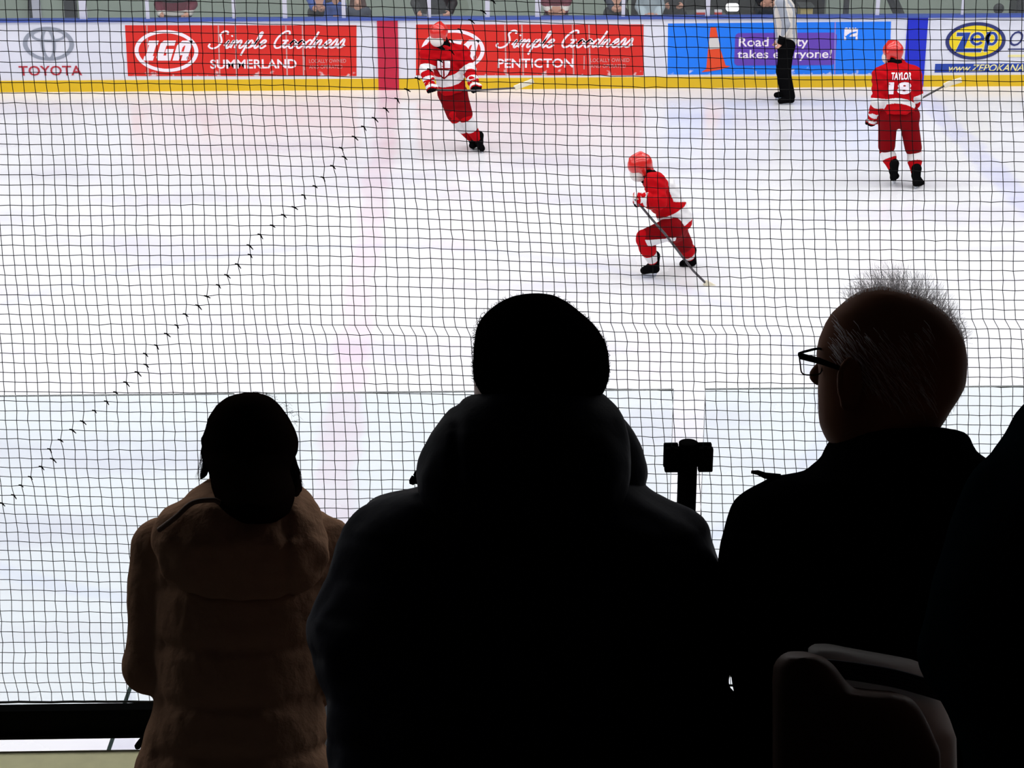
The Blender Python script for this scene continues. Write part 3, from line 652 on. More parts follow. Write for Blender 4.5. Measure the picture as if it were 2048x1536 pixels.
def skater(label, J, Y0, face, mats, opts):
    """J: joints as (px, py, dy) in the photo at depth Y0+dy; clothing over one continuous body"""
    W = {k_: onY(p[0], p[1], Y0+p[2]) for k_, p in J.items()}
    base = (float(W['pelvis'][0]), float(W['pelvis'][1]), 0.0)
    root = empty('hockey_player', base, label, 'person', 'players in red on the ice') if opts.get('hockey') else empty('referee', base, label, 'person')
    Rf = frame(face); R_, F_, U_ = Rf[:, 0], Rf[:, 1], Rf[:, 2]
    hc = W['head']
    B = Solid(.011)
    B.ell(hc, (.078, .098, .115), .02, Rf).cap(hc-U_*.09+F_*.015, hc-U_*.10+F_*.04, .05, .045, .03)             # skull and jaw
    B.cap(hc+F_*.098-U_*.005, hc+F_*.115-U_*.035, .014, .018, .012)                                              # nose
    for sd in (-1, 1):
        B.ell(hc+R_*sd*.08-U_*.01, (.014, .03, .036), .01, Rf)                                                   # ear
        B.cap(hc+F_*.09+U_*.02+R_*sd*.02, hc+F_*.088+U_*.02+R_*sd*.045, .012, .010, .01)                        # brow
    B.cap(hc+F_*.098-U_*.062-R_*.02, hc+F_*.098-U_*.062+R_*.02, .010, .010, .008)                               # mouth
    B.cap(hc-U_*.06-F_*.02, W['neck'], .062, .07, .03)
    B.chain([W['neck'], W['chest'], W['pelvis']], [.09, .13, .13], .06)
    for s in 'LR':
        B.chain([W['chest']+(W['sh'+s]-W['chest'])*.6, W['sh'+s], W['el'+s], W['wr'+s]], [.08, .065, .048, .036], .03)
        hand(B, W['wr'+s], W['ha'+s], np.array([0, -1, .2]))
        B.chain([W['pelvis'], W['hip'+s], W['kn'+s], W['an'+s]], [.11, .10, .065, .045], .03); B.cap(W['an'+s], W['toe'+s], .04, .03)
    B.build('body', M['skin'], root)
    return root, W, Rf

def folds(P): return .006*np.sin(P[:, 0]*38+7*P[:, 2]+3*np.sin(P[:, 2]*21))*np.sin(P[:, 2]*17+P[:, 0]*9)+.004*np.sin(P[:, 2]*60+P[:, 0]*25+P[:, 1]*30)
def hockey(label, J, Y0, face, opts):
    root, W, Rf = skater(label, J, Y0, face, None, dict(hockey=True)); R_, F_, U_ = Rf[:, 0], Rf[:, 1], Rf[:, 2]
    hc = W['head']
    # helmet: shell over the skull, ear flaps, vents
    hS = Solid(.009).ell(hc+U_*.03-F_*.01, (.112, .138, .115), .02, Rf)
    hS.box(hc-U_*.115+F_*.06, (.2, .2, .075), .01, .01, Rf, True)
    hS.cap(hc-U_*.02-F_*.06, hc-U_*.08-F_*.07, .075, .055, .03)
    for sd in (-1, 1): hS.cap(hc+R_*sd*.09, hc+R_*sd*.085-U_*.07, .035, .025, .02)
    hS.cap(hc+U_*.128+F_*.05, hc+U_*.132-F_*.07, .022, .022, .03)
    he = hS.build('helmet', [M['helmet_red'], M['offwhite']], root)
    MB().tube([hc+R_*.09-U_*.07, hc+F_*.05-U_*.135, hc-R_*.09-U_*.07], .008, 6).build('chin_strap', M['black'], he)
    vS = Solid(.008).ell(hc-U_*.065+F_*.035, (.098, .110, .092), .01, Rf).ell(hc-U_*.055+F_*.02, (.088, .098, .082), .01, Rf, True)
    vS.box(hc-U_*.05-F_*.10, (.2, .12, .2), .01, .01, Rf, True)
    vS.build('face_cage', M['visor'], root)
    Solid(.009).cap(hc-U_*.09-F_*.02, W['neck'], .088, .10).cap(hc-U_*.12+F_*.02, W['neck'], .06, .09).build('neck_guard', M['black'], root)
    # jersey with shoulder pads
    S = Solid(.0062); tw = opts.get('torso', .19)
    S.chain([W['chest'], W['pelvis']], [tw, opts.get('waist', tw)], .06)
    S.cap(W['chest']+.5*(W['shL']-W['chest']), W['chest']+.5*(W['shR']-W['chest']), tw*.8, tw*.8, .05)
    S.cap(W['neck'], W['chest'], .10, tw*.9, .05)
    for s in 'LR':
        S.chain([W['neck']+.55*(W['sh'+s]-W['neck']), W['sh'+s], W['el'+s], W['wr'+s]], [.10, .115, .085, .075], .04)
    hp = nrmz(W['chest']-W['pelvis'])
    hem = W['pelvis']+hp*opts.get('hem', -.05)
    S.box(hem-hp*.3, (.6, .6, .3), .01, .012, frame(F_, hp), True)
    band = opts['band']; ab = opts['armband']
    S.post.append(folds)
    def colr(C):
        m = np.zeros(len(C), int); t = (C-hem)@hp
        bend = opts.get('arc', 0)*np.abs((C-W['pelvis'])@np.array([1, 0, 0]))**2*12
        if opts.get('bandf'): m[opts['bandf'](C)] = 1
        else: m[(t+bend > band[0]) & (t+bend < band[1])] = 1
        if opts.get('backf'): m[opts['backf'](C)] = 1
        t1, d0 = None, seg_t(C, W['chest'], W['pelvis'])[1]-tw*.95
        for s in 'LR':
            ta, da = seg_t(C, W['sh'+s], W['el'+s]); tb, db = seg_t(C, W['el'+s], W['wr'+s])
            on = np.minimum(da-.10, db-.08) < d0
            m[on] = 0; tt = np.where(db-.08 < da-.1, 1+np.clip(tb, 0, 1), np.clip(ta, 0, 1))
            m[on & (tt > ab[0]) & (tt < ab[1])] = 1
        return m
    je = S.build('jersey', [M['red'], M['sock_white']], root, colr, 2)
    # padded pants
    S = Solid(.011); S.cap(W['hipL'], W['hipR'], opts.get('hipr', .15), None, .06).cap(W['pelvis'], .5*(W['hipL']+W['hipR']), .15, .15, .05)
    for s in 'LR':
        S.cap(W['hip'+s], W['hip'+s]+(W['kn'+s]-W['hip'+s])*.88, opts.get('thigh', .135), opts.get('thigh2', .115), .04)
    st_ = opts.get('pstripe')
    def pc(C):
        m = np.zeros(len(C), int)
        if st_:
            s, lo, hi, nv = st_; t, d = seg_t(C, W['hip'+s], W['kn'+s]); a = (C-W['hip'+s])@np.asarray(nv)
            m[(t > .05) & (a > lo) & (a < hi)] = 1
        return m
    S.build('pants', [M['red_dark'], M['sock_white']], root, pc, 2)
    for s in 'LR':
        kn, an = W['kn'+s], W['an'+s]; S = Solid(.0065)
        S.chain([kn, kn+.35*(an-kn), kn+.82*(an-kn)], [.088, .092, .062], .02); S.cap(kn-(an-kn)*.12, kn, .07, .088, .02)
        b0, b1 = opts['sockband']
        S.build('sock', [M['red'], M['sock_white']], root, lambda C, kn=kn, an=an: ((seg_t(C, kn, an)[0] > b0) & (seg_t(C, kn, an)[0] < b1)).astype(int))
        build_skate('skate', root, an, W['toe'+s], W['heel'+s], 0)
        # glove: flared cuff, roll pads over the back of the hand, fingers closed round the stick
        wr, ha = W['wr'+s], W['ha'+s]; d = nrmz(ha-wr); sd = nrmz(np.cross(d, (0, 1, .1))); n = np.cross(d, sd); S = Solid(.008)
        S.cap(wr-d*.04, wr+d*.04, .086, .064, .02).cap(wr+d*.04, ha, .062, .064, .02)
        for q in (-.042, -.014, .014, .042): S.chain([ha+sd*q, ha+sd*q+d*.045-n*.02, ha+sd*q+d*.03-n*.06], [.026, .024, .02], .008)
        S.chain([ha-d*.03+sd*.045, ha+sd*.072+d*.01-n*.02, ha+sd*.06+d*.03-n*.05], [.026, .025, .02], .01)
        S.build('glove', [M['red'], M['sock_white'], M['black']], root, lambda C, wr=wr, d=d: np.where(np.abs((C-wr)@d-.0) < .035, 1, np.where(np.abs((C-wr)@d-.10) < .02, 1, np.where((C-wr)@d > .135, 2, 0))))
    return root, W, Rf, je
def lettering_on(o, txt, px0, px1, py0, py1, Y, name, root, bold=.02):
    a, b = onY(px0, py1, Y), onY(px1, py0, Y)
    v, f = text_shape(txt, a[0], b[0], a[2], b[2], Y-.001, Y+.001, 0, bold)
    me = bmesh.new(); vs = [me.verts.new(p) for p in v]
    for q in f:
        try: me.faces.new([vs[i] for i in q])
        except ValueError: pass
    bmesh.ops.triangulate(me, faces=me.faces); bmesh.ops.subdivide_edges(me, edges=[e for e in me.edges if e.calc_length() > .03], cuts=2); bmesh.ops.triangulate(me, faces=me.faces)
    me.verts.ensure_lookup_table(); me.verts.index_update()
    v = np.array([p.co[:] for p in me.verts]); f = [tuple(q.index for q in p.verts) for p in me.faces]; me.free()
    v = drape(v, bvh_of(o), ray((px0+px1)/2, (py0+py1)/2), .008)
    return mesh_obj(name, v, f, M['letter_white'], o)

def stick(label, pts, bl, Y0, group='hockey sticks'):
    """shaft through pts, blade along bl; all (px, py, dy)"""
    q = [onY(a, b, Y0+c) for a, b, c in pts]; r = [onY(a, b, Y0+c) for a, b, c in bl]
    root = empty('hockey_stick', tuple(q[-1]), label, 'hockey stick', group)
    MB().tube(q, .013, 8).build('shaft', M['stick_dark'], root)
    S = Solid(.008)
    for a, b in zip(r[:-1], r[1:]):
        d = nrmz(b-a); Rb = frame(d); S.box((a+b)/2, (.008, np.linalg.norm(b-a)/2+.01, .036), .006, .01, Rb)
    S.build('blade', M['stick_tape'], root)
    return root

# --- the skater by the boards, coming towards us with both feet trailing right
YA = float(onZ(956, 300)[1])
JA = dict(head=(877, 68, -.18), neck=(886, 92, -.12), chest=(889, 118, -.06), pelvis=(903, 172, 0), shL=(857, 108, -.1), shR=(922, 108, -.02),
          elL=(853, 141, -.22), wrL=(858, 162, -.36), haL=(861, 174, -.42), elR=(939, 141, -.12), wrR=(946, 162, -.3), haR=(949, 173, -.38),
          hipL=(894, 186, 0), hipR=(916, 186, .02), knL=(911, 234, -.12), anL=(946, 281, .14), knR=(931, 234, -.14), anR=(958, 284, -.02),
          toeL=(944, 291, .0), heelL=(949, 290, .2), toeR=(964, 297, -.16), heelR=(961, 294, .06))
rA, WA, RA, jA = hockey('red skater by the boards, leaning in towards us with a shield crest', JA, YA, (-.75, -.85, -.3),
    dict(torso=.185, waist=.19, hem=-.06, band=(.13, .28), armband=(.72, 1.12), hipr=.12, thigh=.125, thigh2=.11, sockband=(.05, .5), pstripe=None))
def shield(o, root):
    a, b = onY(872, 160, YA-.4), onY(903, 118, YA-.4); x0, x1, z0, z1 = a[0], b[0], a[2], b[2]; w_ = x1-x0; h_ = z1-z0
    pr = lambda t, e: [(x0+w_*.5+(x-.5)*w_*e, z0+h_*.5+(z-.5)*h_*e) for x, z in t]
    out = [(0, 1), (1, 1), (1, .5), (.8, .2), (.5, 0), (.2, .2), (0, .5)]
    b_ = bvh_of(o)
    for nm, e, mm, off in (('crest', 1.0, M['red_dark'], .006), ('crest_field', .82, M['letter_white'], .010)):
        p = pr(out, e); bm = bmesh.new(); f = bm.faces.new([bm.verts.new((x, YA-.4, z)) for x, z in p])
        bmesh.ops.triangulate(bm, faces=bm.faces); bmesh.ops.subdivide_edges(bm, edges=bm.edges[:], cuts=4); bmesh.ops.triangulate(bm, faces=bm.faces); bm.verts.index_update()
        v = np.array([q.co[:] for q in bm.verts]); ff = [tuple(q.index for q in g.verts) for g in bm.faces]; bm.free()
        mesh_obj(nm, drape(v, b_, (0, 1, -.2), off), ff, mm, o)
    mb = MB()
    for (xa, za, xb, zb) in ((.5, .05, .5, .95), (.08, .52, .92, .52)):
        t = np.linspace(0, 1, 8); P = np.stack([x0+w_*(xa+(xb-xa)*t), np.full(8, YA-.4), z0+h_*(za+(zb-za)*t)], 1); mb.tube(list(drape(P, b_, (0, 1, -.2), .010)), .011, 4)
    mb.build('crest_cross', M['red_dark'], o)
shield(jA, rA)
stick('hockey stick held level by the skater by the boards, pale blade pointing right', [(868, 180, -.44), (949, 181, -.44), (1030, 176, -.46)], [(1030, 176, -.46), (1040, 172, -.46), (1066, 162, -.44)], YA)

# --- the skater at right, seen from behind
YB = float(onZ(1812, 372)[1])
JB = dict(head=(1785, 105, .1), neck=(1794, 130, .06), chest=(1794, 163, .02), pelvis=(1796, 226, 0), shL=(1763, 152, .02), shR=(1825, 152, .02),
          elL=(1757, 200, -.06), wrL=(1749, 227, .02), haL=(1743, 243, .06), elR=(1832, 190, .02), wrR=(1826, 204, .24), haR=(1822, 200, .34),
          hipL=(1776, 232, 0), hipR=(1816, 232, 0), knL=(1773, 300, .10), anL=(1787, 341, -.02), knR=(1828, 304, .06), anR=(1832, 351, -.1),
          toeL=(1792, 352, .16), heelL=(1787, 355, -.06), toeR=(1843, 366, .1), heelR=(1832, 366, -.14))
rB, WB, RB, jB = hockey('red skater at right seen from behind, white name across the shoulders', JB, YB, (-.75, .8, -.1),
    dict(torso=.20, waist=.215, hem=.02, band=(.05, .14), armband=(.95, 1.38), bandf=lambda C: np.abs((C[:, 2]-onY(1797, 202, YB-.2)[2])+1.7*(C[:, 0]-onY(1797, 202, YB-.2)[0])**2) < .034, hipr=.150, thigh=.122, thigh2=.108, sockband=(.06, .42)))
lettering_on(jB, 'TAYLOR', 1782, 1824, 144.5, 160, YB-.4, 'name_lettering', rB, .03)
lettering_on(jB, '18', 1776, 1824, 164, 189, YB-.4, 'number_lettering', rB, .05)
stick('hockey stick reaching right from the skater seen from behind', [(1815, 212, .36), (1844, 196, .36), (1888, 172, .45)], [(1888, 172, .45), (1896, 168, .46), (1922, 160, .48)], YB)

# --- the crouching skater in the middle, moving left
YC = float(onZ(1300, 552)[1])
JC = dict(head=(1280, 333, -.02), neck=(1302, 358, 0), chest=(1324, 382, 0), pelvis=(1352, 440, 0), shL=(1310, 366, -.2), shR=(1314, 366, .2),
          elL=(1318, 402, -.34), wrL=(1290, 399, -.32), haL=(1278, 398, -.30), elR=(1316, 410, .28), wrR=(1300, 404, .1), haR=(1284, 402, -.04),
          hipL=(1344, 456, -.12), hipR=(1350, 458, .12), knL=(1288, 478, -.2), anL=(1308, 528, -.06), knR=(1369, 492, .24), anR=(1381, 516, .36),
          toeL=(1288, 541, -.06), heelL=(1311, 538, -.06), toeR=(1366, 528, .34), heelR=(1385, 524, .36))
rC, WC, RC, jC = hockey('red skater crouched low and striding left in mid ice', JC, YC, (-1, -.12, -.5),
    dict(torso=.165, waist=.18, hem=-.12, band=(.07, .25), armband=(2.5, 2.6), backf=lambda C: (lambda p: (p[:, 0] > 1325+(p[:, 1]-350)*.42) & (p[:, 0] < 1349+(p[:, 1]-350)*.42) & (p[:, 1] < 404) & (p[:, 1] > 346))(pxof(C)), hipr=.135, thigh=.125, thigh2=.105, sockband=(.55, .85), pstripe=('L', -.14, -.05, (0, -.2, 1))))
stick('hockey stick trailing behind the crouched skater to the ice', [(1270, 398, -.34), (1305, 440, -.36), (1330, 468, -.36), (1386, 541, -.38), (1410, 565, -.36)], [(1410, 565, -.36), (1438, 581, -.34)], YC)

# --- referee in front of the blue banner
YR = float(onZ(1568, 206)[1])
JR = dict(head=(1560, -34, -.04), neck=(1566, -12, 0), chest=(1569, 22, 0), pelvis=(1573, 84, 0), shL=(1562, 4, -.19), shR=(1568, 2, .19),
          elL=(1573, 48, -.24), wrL=(1561, 84, -.2), haL=(1556, 95, -.16), elR=(1570, 48, .24), wrR=(1556, 80, .12), haR=(1550, 92, .02),
          hipL=(1572, 92, -.1), hipR=(1574, 92, .1), knL=(1568, 146, -.1), anL=(1579, 193, -.08), knR=(1566, 142, .1), anR=(1571, 186, .16),
          toeL=(1561, 202, -.1), heelL=(1583, 200, -.08), toeR=(1553, 190, .18), heelR=(1573, 189, .16))
rR, WR, RR = skater('referee in striped shirt and black trousers standing before the blue banner', JR, YR, (-1, -.1, -.1), None, {})
M['stripes'] = mat('referee_shirt', srgb(214, 208, 200), .8)
S = Solid(.012).chain([WR['chest'], WR['pelvis']+[0, 0, .04]], [.165, .16], .05).cap(WR['neck'], WR['chest'], .08, .15, .05)
for s in 'LR': S.chain([WR['neck']+.6*(WR['sh'+s]-WR['neck']), WR['sh'+s], WR['el'+s], WR['el'+s]+.55*(WR['wr'+s]-WR['el'+s])], [.08, .09, .07, .06], .03)
S.build('shirt', [M['stripes'], M['grey']], rR, lambda C: ((np.mod(C[:, 1]*1.0+.3*C[:, 0], .11) < .045)).astype(int))
S = Solid(.011).cap(WR['hipL'], WR['hipR'], .115, None, .04).cap(WR['pelvis'], WR['hipL'], .14, .12, .05)
for s in 'LR': S.chain([WR['hip'+s], WR['kn'+s], WR['an'+s]+[0, 0, .0]], [.12, .10, .085], .03)
S.build('trousers', M['black'], rR)
for s in 'LR':
    build_skate('skate', rR, WR['an'+s], WR['toe'+s], WR['heel'+s], 0)
    Solid(.008).cap(WR['el'+s]+.5*(WR['wr'+s]-WR['el'+s]), WR['wr'+s], .055, .045).build('elbow_cuff', M['black'], rR)
hc = WR['head']; Solid(.010).ell(hc+RR[:, 2]*.03, (.112, .135, .11), .02, RR).box(hc-RR[:, 2]*.09+RR[:, 1]*.05, (.2, .2, .075), .01, .01, RR, True).build('helmet', M['black'], rR)

# --- onlookers behind the far glass (only the strip between cap rail and frame top shows)
def onlooker(px, Y, hgt, label, bands, hair=None, wd=.2, face=(0, -1, -.1), trousers=None, sleeve=None):
    """standing figure of height hgt; bands: list of (py_top, material) read downwards along the clothing"""
    x = float(onY(px, 20, Y)[0]); root = empty('person', (x, Y, .02), label, 'person', 'onlookers behind the far glass')
    k_ = hgt/1.75; z = lambda v: .02+v*k_; Rf = frame(face); F_ = Rf[:, 1]
    hc = np.array([x, Y-.03, z(1.62)]); B = Solid(.014)
    B.ell(hc, (.076*k_, .095*k_, .115*k_), .02, Rf).cap(hc-[0, 0, .09*k_], hc-[0, 0, .1*k_]+F_*.03, .05*k_, .045*k_).cap(hc+F_*.095*k_, hc+F_*.11*k_-[0, 0, .03*k_], .014, .018, .012)
    B.chain([hc-[0, 0, .07*k_], (x, Y, z(1.42)), (x, Y, z(1.0)), (x, Y, z(.9))], [.055*k_, .1*k_, .12*k_, .12*k_], .05)
    sw = wd
    for sd in (-1, 1):
        el, wr = np.array([x+sd*(sw+.03), Y+.02, z(1.12)]), np.array([x+sd*(sw-.02), Y-.17, z(1.0)])
        B.chain([(x+sd*sw*.8, Y, z(1.38)), el, wr], [.06, .045, .034], .03); hand(B, wr, wr+np.array([-sd*.05, -.07, -.02]), np.array([0, 0, 1.]))
        B.chain([(x+sd*.09, Y, z(.88)), (x+sd*.1, Y-.01, z(.48)), (x+sd*.1, Y+.02, z(.08)), (x+sd*.11, Y-.12, z(.04))], [.085, .06, .045, .035], .03)
    B.build('body', M['skin'], root)
    S = Solid(.014).chain([(x, Y, z(1.30)), (x, Y, z(.86))], [sw*.82, sw*.85], .05).cap((x-sw*.7, Y, z(1.38)), (x+sw*.7, Y, z(1.38)), .085, None, .05)
    for sd in (-1, 1): S.chain([(x+sd*sw*.8, Y, z(1.38)), (x+sd*(sw+.03), Y+.02, z(1.12)), (x+sd*(sw-.02), Y-.16, z(1.0))], [.085, .065, .055], .03)
    zs = [float(onY(px, b[0], Y-.12)[2]) for b in bands]
    def cf(C):
        m = np.zeros(len(C), int)
        for i, zz in enumerate(zs): m[C[:, 2] < zz] = i
        return m
    S.build('jacket', [b[1] for b in bands], root, cf)
    S = Solid(.014).cap((x-.07, Y, z(.88)), (x+.07, Y, z(.88)), .13, None, .04)
    for sd in (-1, 1): S.chain([(x+sd*.09, Y, z(.86)), (x+sd*.1, Y-.01, z(.48)), (x+sd*.1, Y+.02, z(.12))], [.105, .085, .075], .03)
    S.build('trousers', trousers or M['charcoal'], root)
    if hair:
        S = Solid(.012).ell(hc+[0, .02, .02], (.1*k_, .115*k_, .125*k_), .02).box(hc+F_*.11*k_-[0, 0, .04], (.075*k_, .06, .10*k_), .01, .01, Rf, True)
        if hair[1]: S.cap(hc+[-.06, .05, 0], hc+[-.09, .03, -hair[1]], .06, .07, .03).cap(hc+[.06, .05, 0], hc+[.09, .03, -hair[1]], .06, .07, .03).cap(hc+[0, .08, 0], hc+[0, .08, -hair[1]], .08, .09, .03)
        S.build('hair', hair[0], root)
    return root
M['maroon'] = mat('maroon', srgb(104, 32, 52), .8); M['hair_dark'] = mat('hair_dark', srgb(46, 34, 36), .5); M['hair_brown'] = mat('hair_brown', srgb(84, 58, 54), .5)
M['slate'] = mat('slate', srgb(58, 66, 82), .8); M['blue_cloth'] = mat('blue_cloth', srgb(66, 94, 168), .8); M['pale_cloth'] = mat('pale_cloth', srgb(176, 190, 200), .8)
Yo = D+1.0
onlooker(352, Yo, 1.75, 'person in dark jacket with a maroon band and white stripes behind the glass', [(-300, M['charcoal']), (4, M['maroon']), (20, M['offwhite']), (29, M['charcoal'])], (M['hair_dark'], 0), .24)
onlooker(640, Yo+.9, 1.62, 'person in a blue top behind the glass, left of the two dark-haired onlookers', [(-300, M['blue_cloth']), (30, M['pale_cloth'])], (M['hair_dark'], .1), .12)
onlooker(672, Yo+.4, 1.30, 'small dark-haired child behind the pale stanchion, left of the long-haired onlooker', [(-300, M['blue_cloth'])], (M['hair_dark'], .12), .10)
onlooker(716, Yo-.1, 1.28, 'long-haired brunette child in dark clothes right of the pale stanchion', [(-300, M['slate'])], (M['hair_brown'], .2), .15)
onlooker(868, Yo, 1.75, 'person in a charcoal jacket behind the glass above the skater by the boards', [(-300, M['charcoal']), (27, M['grey'])], (M['hair_dark'], 0), .27)
onlooker(1112, Yo, 1.78, 'person in a maroon jersey with one white stripe behind the glass', [(-300, M['maroon']), (12, M['offwhite']), (20, M['maroon'])], (M['hair_brown'], 0), .15)
onlooker(1232, Yo+.5, 1.7, 'person in a slate jacket behind the slim stanchion above the right red banner', [(-300, M['slate'])], (M['hair_dark'], 0), .10)
onlooker(1300, Yo+.1, 1.6, 'person in a pale shirt behind the glass above the gap between red and blue banners', [(-300, M['pale_cloth'])], (M['hair_brown'], .1), .14)
onlooker(1345, Yo+.75, 1.7, 'person in a dark coat standing right of the pale shirt behind the glass', [(-300, M['charcoal'])], (M['hair_dark'], 0), .16)
onlooker(1532, Yo+.8, 1.72, 'person in a black coat in the dark alcove left of the referee', [(-300, M['black'])], (M['hair_dark'], 0), .14)

# ================================================================== SPECTATORS IN THE DARK STANDS (facing the ice, leaning forward)
EX, EU, ED = CR[:, 0], CR[:, 1], -CR[:, 2]                      # their backs lean by the same angle as the line of sight
def rows(z, tab):
    t = np.array(tab, float); return (768-t[:, 0])*z/F, (t[:, 1]-1024)*z/F, (t[:, 2]-1024)*z/F
def loft(S, z, tab, d0, d1, n=2.3, k=.02, rnd=False):
    u, a, b = rows(z, tab); o = np.argsort(u)
    f = lambda d: np.interp(u, *zip(*sorted(((768-y)*z/F, v) for y, v in d))) if isinstance(d, (list, tuple)) else d
    return S.loft(CO+ED*z, EX, EU, ED, u, a, b, f(d0), f(d1), n, k, rnd)
def Q(px, py, z): return onD(px, py, z)
def strands_mesh(lines, r, n=3):
    mb = MB()
    for l in lines: mb.tube(l, np.linspace(r, r*.35, len(l)), n, 0, False)
    return mb
def join_build(name, solid, lines, r, mats, parent):
    v, f = solid.mesh(1); f = [tuple(q) for q in f]; mb = strands_mesh(lines, r)
    n = len(v); V = np.concatenate([v, np.array(mb.v)]) if mb.v else v
    return mesh_obj(name, V, f+[tuple(i+n for i in q) for q in mb.f], mats, parent, True)
def seated(name, z, label, head_rows, hd, skin, sh, el, hip, floor_z, fwd=None, kdx=0, ears=True, vox=.0085, neck_y=None):
    """continuous seated body: head from its outline, neck, torso, arms to the lap, thighs, shins, feet. sh/el/hip: (pxL, pxR, py)"""
    hipc = .5*(Q(hip[0], hip[2], z)+Q(hip[1], hip[2], z))
    root = empty('person', (float(hipc[0]), float(hipc[1]), floor_z), label, 'person', 'spectators in the dark stands')
    S = Solid(vox); loft(S, z, head_rows, hd[0], hd[1], 2.1, .02, True)
    t = np.array(head_rows, float); hy = t[:, 0].mean(); hx = (t[:, 1].min()+t[:, 2].max())/2; hw = (t[:, 2].max()-t[:, 1].min())/2
    hc = Q(hx, hy, z); f = nrmz(ED if fwd is None else fwd); r = nrmz(np.cross(f, EU)); rad = .095
    if fwd is None:
        S.cap(hc+f*rad-EU*.0, hc+f*(rad+.02)-EU*.03, .013, .017, .012)
        for sd in (-1, 1): S.cap(hc+f*(rad-.005)+EU*.03+r*sd*.018, hc+f*(rad-.01)+EU*.03+r*sd*.042, .011, .009, .01)
        S.cap(hc+f*(rad-.008)-EU*.062-r*.018, hc+f*(rad-.008)-EU*.062+r*.018, .009, .009, .008)
    nk = .5*(Q(sh[0], sh[2]-25, z)+Q(sh[1], sh[2]-25, z))
    S.cap(hc-EU*.05-ED*.01, nk, .055, .055, .02)
    for a, b in ((0, 1),): pass
    shp = [Q(sh[i], sh[2], z) for i in (0, 1)]; elp = [Q(el[i], el[2], z)+ED*.04 for i in (0, 1)]
    hp = [Q(hip[i], hip[2], z)+ED*.02 for i in (0, 1)]
    ch = .5*(shp[0]+shp[1])-EU*.10
    S.chain([nk+ED*.01, ch+ED*.03, .5*(hp[0]+hp[1])+ED*.03], [.06, .10, .11], .05); S.cap(shp[0]+ED*.02, shp[1]+ED*.02, .045, None, .03)
    knees = []
    for i in (0, 1):
        sd = -1 if i == 0 else 1
        kn = hp[i]+np.array([sd*.04+kdx, .44, 0]); kn[2] = max(floor_z+.5, min(hp[i][2]+.02, floor_z+.54)); ft = kn.copy(); ft[2] = floor_z+.07; ft[1] -= .02
        knees.append(kn)
        S.chain([hp[i], kn, ft], [.085, .06, .042], .03); S.cap(ft, ft+np.array([0, .16, -.03]), .04, .03)
        wr = kn*.75+hp[i]*.25+np.array([-sd*.02, 0, .115])
        S.chain([shp[i], elp[i], wr], [.045, .04, .031], .02); hand(S, wr, wr+np.array([-sd*.05, .08, -.02]), np.array([-sd, 0, .2]))
    S.build('body', skin, root)
    T = Solid(.012).cap(hp[0], hp[1], .12, None, .05)
    for i in (0, 1):
        kn = knees[i]; ft = kn.copy(); ft[2] = floor_z+.12; ft[1] -= .02; T.chain([hp[i], kn, ft], [.11, .08, .062], .03)
    T.build('trousers', M['trousers_dark'], root)
    for i in (0, 1):
        ft = knees[i].copy(); ft[2] = floor_z+.05; ft[1] -= .02
        Solid(.009).cap(ft-[0, .05, 0], ft+np.array([0, .18, -.008]), .048, .042, .02).cap(ft, ft+[0, -.01, .07], .05, .052).box(ft+np.array([0, .06, -.18]), (.3, .4, .132), .004, .004, None, True).build('shoe', M['black'], root)
    return root, dict(hc=hc, sh=shp, el=elp, hp=hp, kn=knees, wr=[knees[i]*.75+hp[i]*.25+np.array([(.02, -.02)[i], 0, .115]) for i in (0, 1)])
def sleeves(S, z, W, sh, el, r, k=.02):
    for i in (0, 1):
        a, b = Q(sh[i][0], sh[i][1], z), Q(el[i][0], el[i][1], z); wr = W['wr'][i]
        S.chain([a, b, wr-nrmz(wr-b)*.03], [r, r*.98, r*.75], k)
M['trousers_dark'] = mat('trousers_dark', (.01, .01, .014), .8)
M['nylon_black'] = mat('jacket_black', (.005, .005, .006), .6, spec=0, noise=(25, .3), bump=.15)
M['nylon_navy'] = mat('jacket_navy', (.010, .011, .019), .6, spec=.02, noise=(25, .3), bump=.2)
M['coat_beige'] = mat('coat_beige', srgb(150, 118, 96),   .8, spec=0, noise=(34, .14), bump=.6)
M['coat_lining'] = mat('coat_lining', srgb(96, 74, 60), .8)
M['jacket_teal'] = mat('jacket_teal', (.004, .009, .012),   .8, spec=0, noise=(30, .2))
M['hair_black'] = mat('hair_black', (.005, .004, .0035), .7, spec=0); M['hair_dk'] = mat('hair_dark_brown', (.007, .0045, .0035), .7, spec=0)
M['skin_old'] = mat('skin_old', srgb(140, 92, 68), .6, spec=.03, noise=(30, .12))
def hair_white():
    m = bpy.data.materials.new('hair_white'); m.use_nodes = True; nt = m.node_tree; nt.nodes.clear(); N = nt.nodes.new
    o = N('ShaderNodeOutputMaterial'); d = N('ShaderNodeBsdfDiffuse'); t = N('ShaderNodeBsdfTranslucent'); mx = N('ShaderNodeMixShader'); mx.inputs[0].default_value = .72
    d.inputs[0].default_value = (.97, .96, .97, 1); t.inputs[0].default_value = (.98, .97, .98, 1)
    nt.links.new(d.outputs[0], mx.inputs[1]); nt.links.new(t.outputs[0], mx.inputs[2]); nt.links.new(mx.outputs[0], o.inputs[0]); return m
M['hair_white'] = hair_white()

